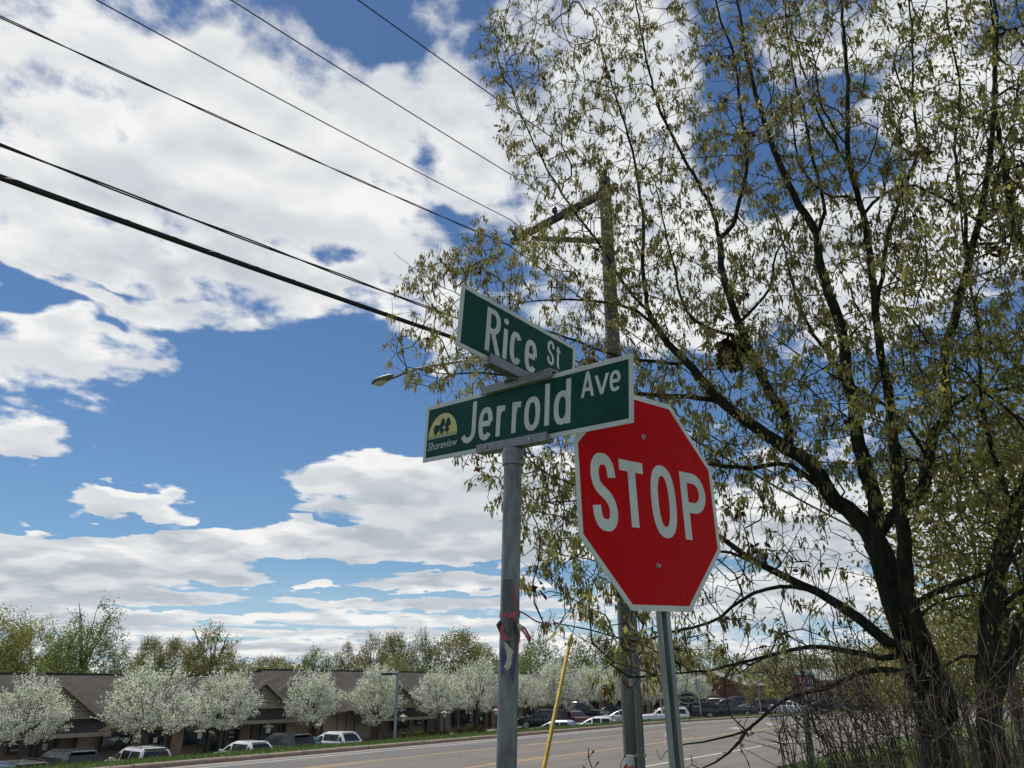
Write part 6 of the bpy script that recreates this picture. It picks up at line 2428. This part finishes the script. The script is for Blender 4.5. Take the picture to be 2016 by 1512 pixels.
# ---------------------------------------------------------------- leafy trees standing farther back on the right
def mid_tree(px, py_top, width_px, D, seed, label, pal):
    d = ray(px, 1400)
    az = math.atan2(d[0], d[1])
    x, y = D * math.sin(az), D * math.cos(az)
    z = gz(*st_of((x, y)))
    zt = CAM_Z + D * ray(px, py_top)[2] / math.hypot(*ray(px, py_top)[:2])
    a = width_px * D * math.cos(az) * .95 / FPX / 2
    tr, crn, H, a_ = far_variant(seed, zt - z, a, 1.4, 9, pal, [3, 3, 2, 2], 1300, False, (.05, .11), 0.0, 10)
    r = empty('leafy_tree', (x, y, z), 0, label, 'tree', 'leafy trees farther back on the right')
    obj('trunk', tr, r)
    c = obj('crown', crn, r)
    c['kind'] = 'stuff'


MID = [(.24, .23, .05), (.30, .27, .06), (.17, .19, .045), (.26, .21, .06)]
mid_tree(2010, 760, 380, 15.0, 31, 'dense yellow green tree filling the right edge behind the forked tree', MID)
mid_tree(2330, 700, 420, 17.0, 32, 'tall leafy tree beyond the right edge of the picture', MID)
mid_tree(1905, 1180, 250, 22.0, 33, 'brownish leafy tree low between the two dark trunks', OLV)
mid_tree(1780, 1265, 230, 30.0, 34, 'low olive tree behind the foot of the big trunk', OLV)


# ---------------------------------------------------------------- thicket of bare stems by the road
def thicket(px0, px1, D0, D1, n, hpx, label, lean, seed, leafy=.10):
    g = np.random.default_rng(seed)
    sk = Skel()
    cpx = (px0 + px1) / 2
    c = at_r(cpx, 1512, (D0 + D1) / 2)
    base = np.array([c[0], c[1], gz_xy(c[0], c[1])])
    tips_ = []
    for k in range(n):
        px = g.uniform(px0, px1)
        D = g.uniform(D0, D1)
        b = at_r(px, 1512, D)
        zg = gz_xy(b[0], b[1])
        ht = g.uniform(*hpx)
        dx = g.normal(lean * 1.3, 26)
        top = at_r(px + dx, 1512 - ht, D + g.normal(0, .3))
        mid = np.array([b[0] * .6 + top[0] * .4, b[1] * .6 + top[1] * .4, (b[2] + top[2]) / 2]) + g.normal(0, .05, 3)
        foot = np.array([b[0] - (top[0] - b[0]) * .5, b[1] + g.normal(0, .1), zg - .05])
        r0 = g.uniform(.004, .011)
        ids = sk.polyline([foot, b, mid, top], r0, .0022, step=.10)
        tips_.append(sk.p[ids[-1]])
        for q in range(g.integers(3, 8)):
            j = ids[int(len(ids) * g.uniform(.35, .97))]
            p0 = sk.p[j]
            v = unit(g.normal(0, 1, (1, 3)) + np.array([[0, 0, .9]]))[0] * g.uniform(.12, .45)
            i2 = sk.polyline([p0, p0 + v * .5 + g.normal(0, .02, 3), p0 + v], .0032, .0016, j, step=.10)
            tips_.append(sk.p[i2[-1]])
    sk.radii(.0016, 2.4, .014)
    b1 = MB()
    sk.mesh(b1, b1, 0, base)
    r = empty('thicket_shrub', base, 0, label, 'shrub', 'bare shrubs of the roadside thicket')
    s2 = fast_build(b1, 'stems', MATS['shrub_bark'], r)
    s2['kind'] = 'stuff'
    tp = np.array(tips_)
    tp = tp[g.random(len(tp)) < leafy * 2.5]
    if len(tp):
        V, c_ = leaf_clusters(tp, 3, .012, (.018, .04), (.3, .6), -.3, [(.12, .12, .035), (.10, .06, .03), (.16, .14, .05)], [2, 2, 1], g)
        o = obj('buds', quads_mesh('buds', V - base, MATS['oak_leaf'], c_), r)
        o['kind'] = 'stuff'


thicket(1510, 1600, 5.2, 6.4, 12, (90, 330), 'bare shrub with two thick upright stems at the edge of the thicket', -40, 41)
thicket(1590, 1700, 5.0, 6.8, 26, (120, 300), 'dense clump of leaning bare stems around the bare sign post', -80, 42)
thicket(1690, 1800, 5.0, 6.6, 34, (120, 330), 'clump of bare stems against the foot of the big trunk', -70, 43)
thicket(1790, 1920, 4.6, 6.0, 26, (90, 300), 'bare stems between the two dark trunks', -40, 44)
thicket(1900, 2080, 4.4, 6.0, 30, (90, 280), 'bare stems at the right edge around the forked tree', -20, 45)
thicket(1640, 1900, 8.0, 11.0, 30, (110, 220), 'farther bare shrubs behind the big trunk', -30, 46)
thicket(1880, 2150, 8.0, 11.0, 36, (130, 280), 'farther bare shrubs behind the forked tree', -10, 47)

# two budding shoots in front of the road
def shoot(px, py_top, D, label, seed):
    g = np.random.default_rng(seed)
    top = at_r(px, py_top, D)
    b = at_r(px + 8, 1560, D)
    zg = gz_xy(b[0], b[1])
    base = np.array([b[0], b[1], zg])
    sk = Skel()
    ids = sk.polyline([base - [0, 0, .05], (base + top) / 2 + g.normal(0, .02, 3), b, top], .006, .0030, step=.04)
    buds = []
    for j in ids[-14:]:
        if g.random() < .75:
            v = np.array([g.choice([-1, 1]) * .018, g.normal(0, .01), .022])
            i2 = sk.polyline([sk.p[j], sk.p[j] + v], .0025, .002, j, step=.02)
            buds.append((sk.p[i2[-1]], v))
    for sgn in (-1, 1):
        j = ids[-10]
        i2 = sk.polyline([sk.p[j], sk.p[j] + np.array([sgn * .03, 0, .025]), sk.p[j] + np.array([sgn * .035, 0, .06])], .003, .002, j, step=.02)
        buds.append((sk.p[i2[-1]], np.array([0, 0, .03])))
    sk.radii(.0018, 2.4, .006)
    b1 = MB()
    sk.mesh(b1, b1, 0, base)
    r = empty('budding_shoot', base, 0, label, 'sapling', 'budding shoots in front of the road')
    fast_build(b1, 'stem', MATS['twig_bark'], r)
    bm_ = MB()
    for p, v in buds:
        v = Vector(v).normalized() * .022
        q = Vector(p - base)
        bm_.tube([q, q + v * .4, q + v], [.003, .0055, .001], 6)
    o = bm_.build('buds', MATS['dead_leaf'], r, smooth=True)
    o['kind'] = 'stuff'


shoot(1159, 1472, 4.2, 'single dark budding shoot standing before the road', 51)
shoot(1222, 1502, 4.2, 'short budding shoot beside the white marker cap', 52)
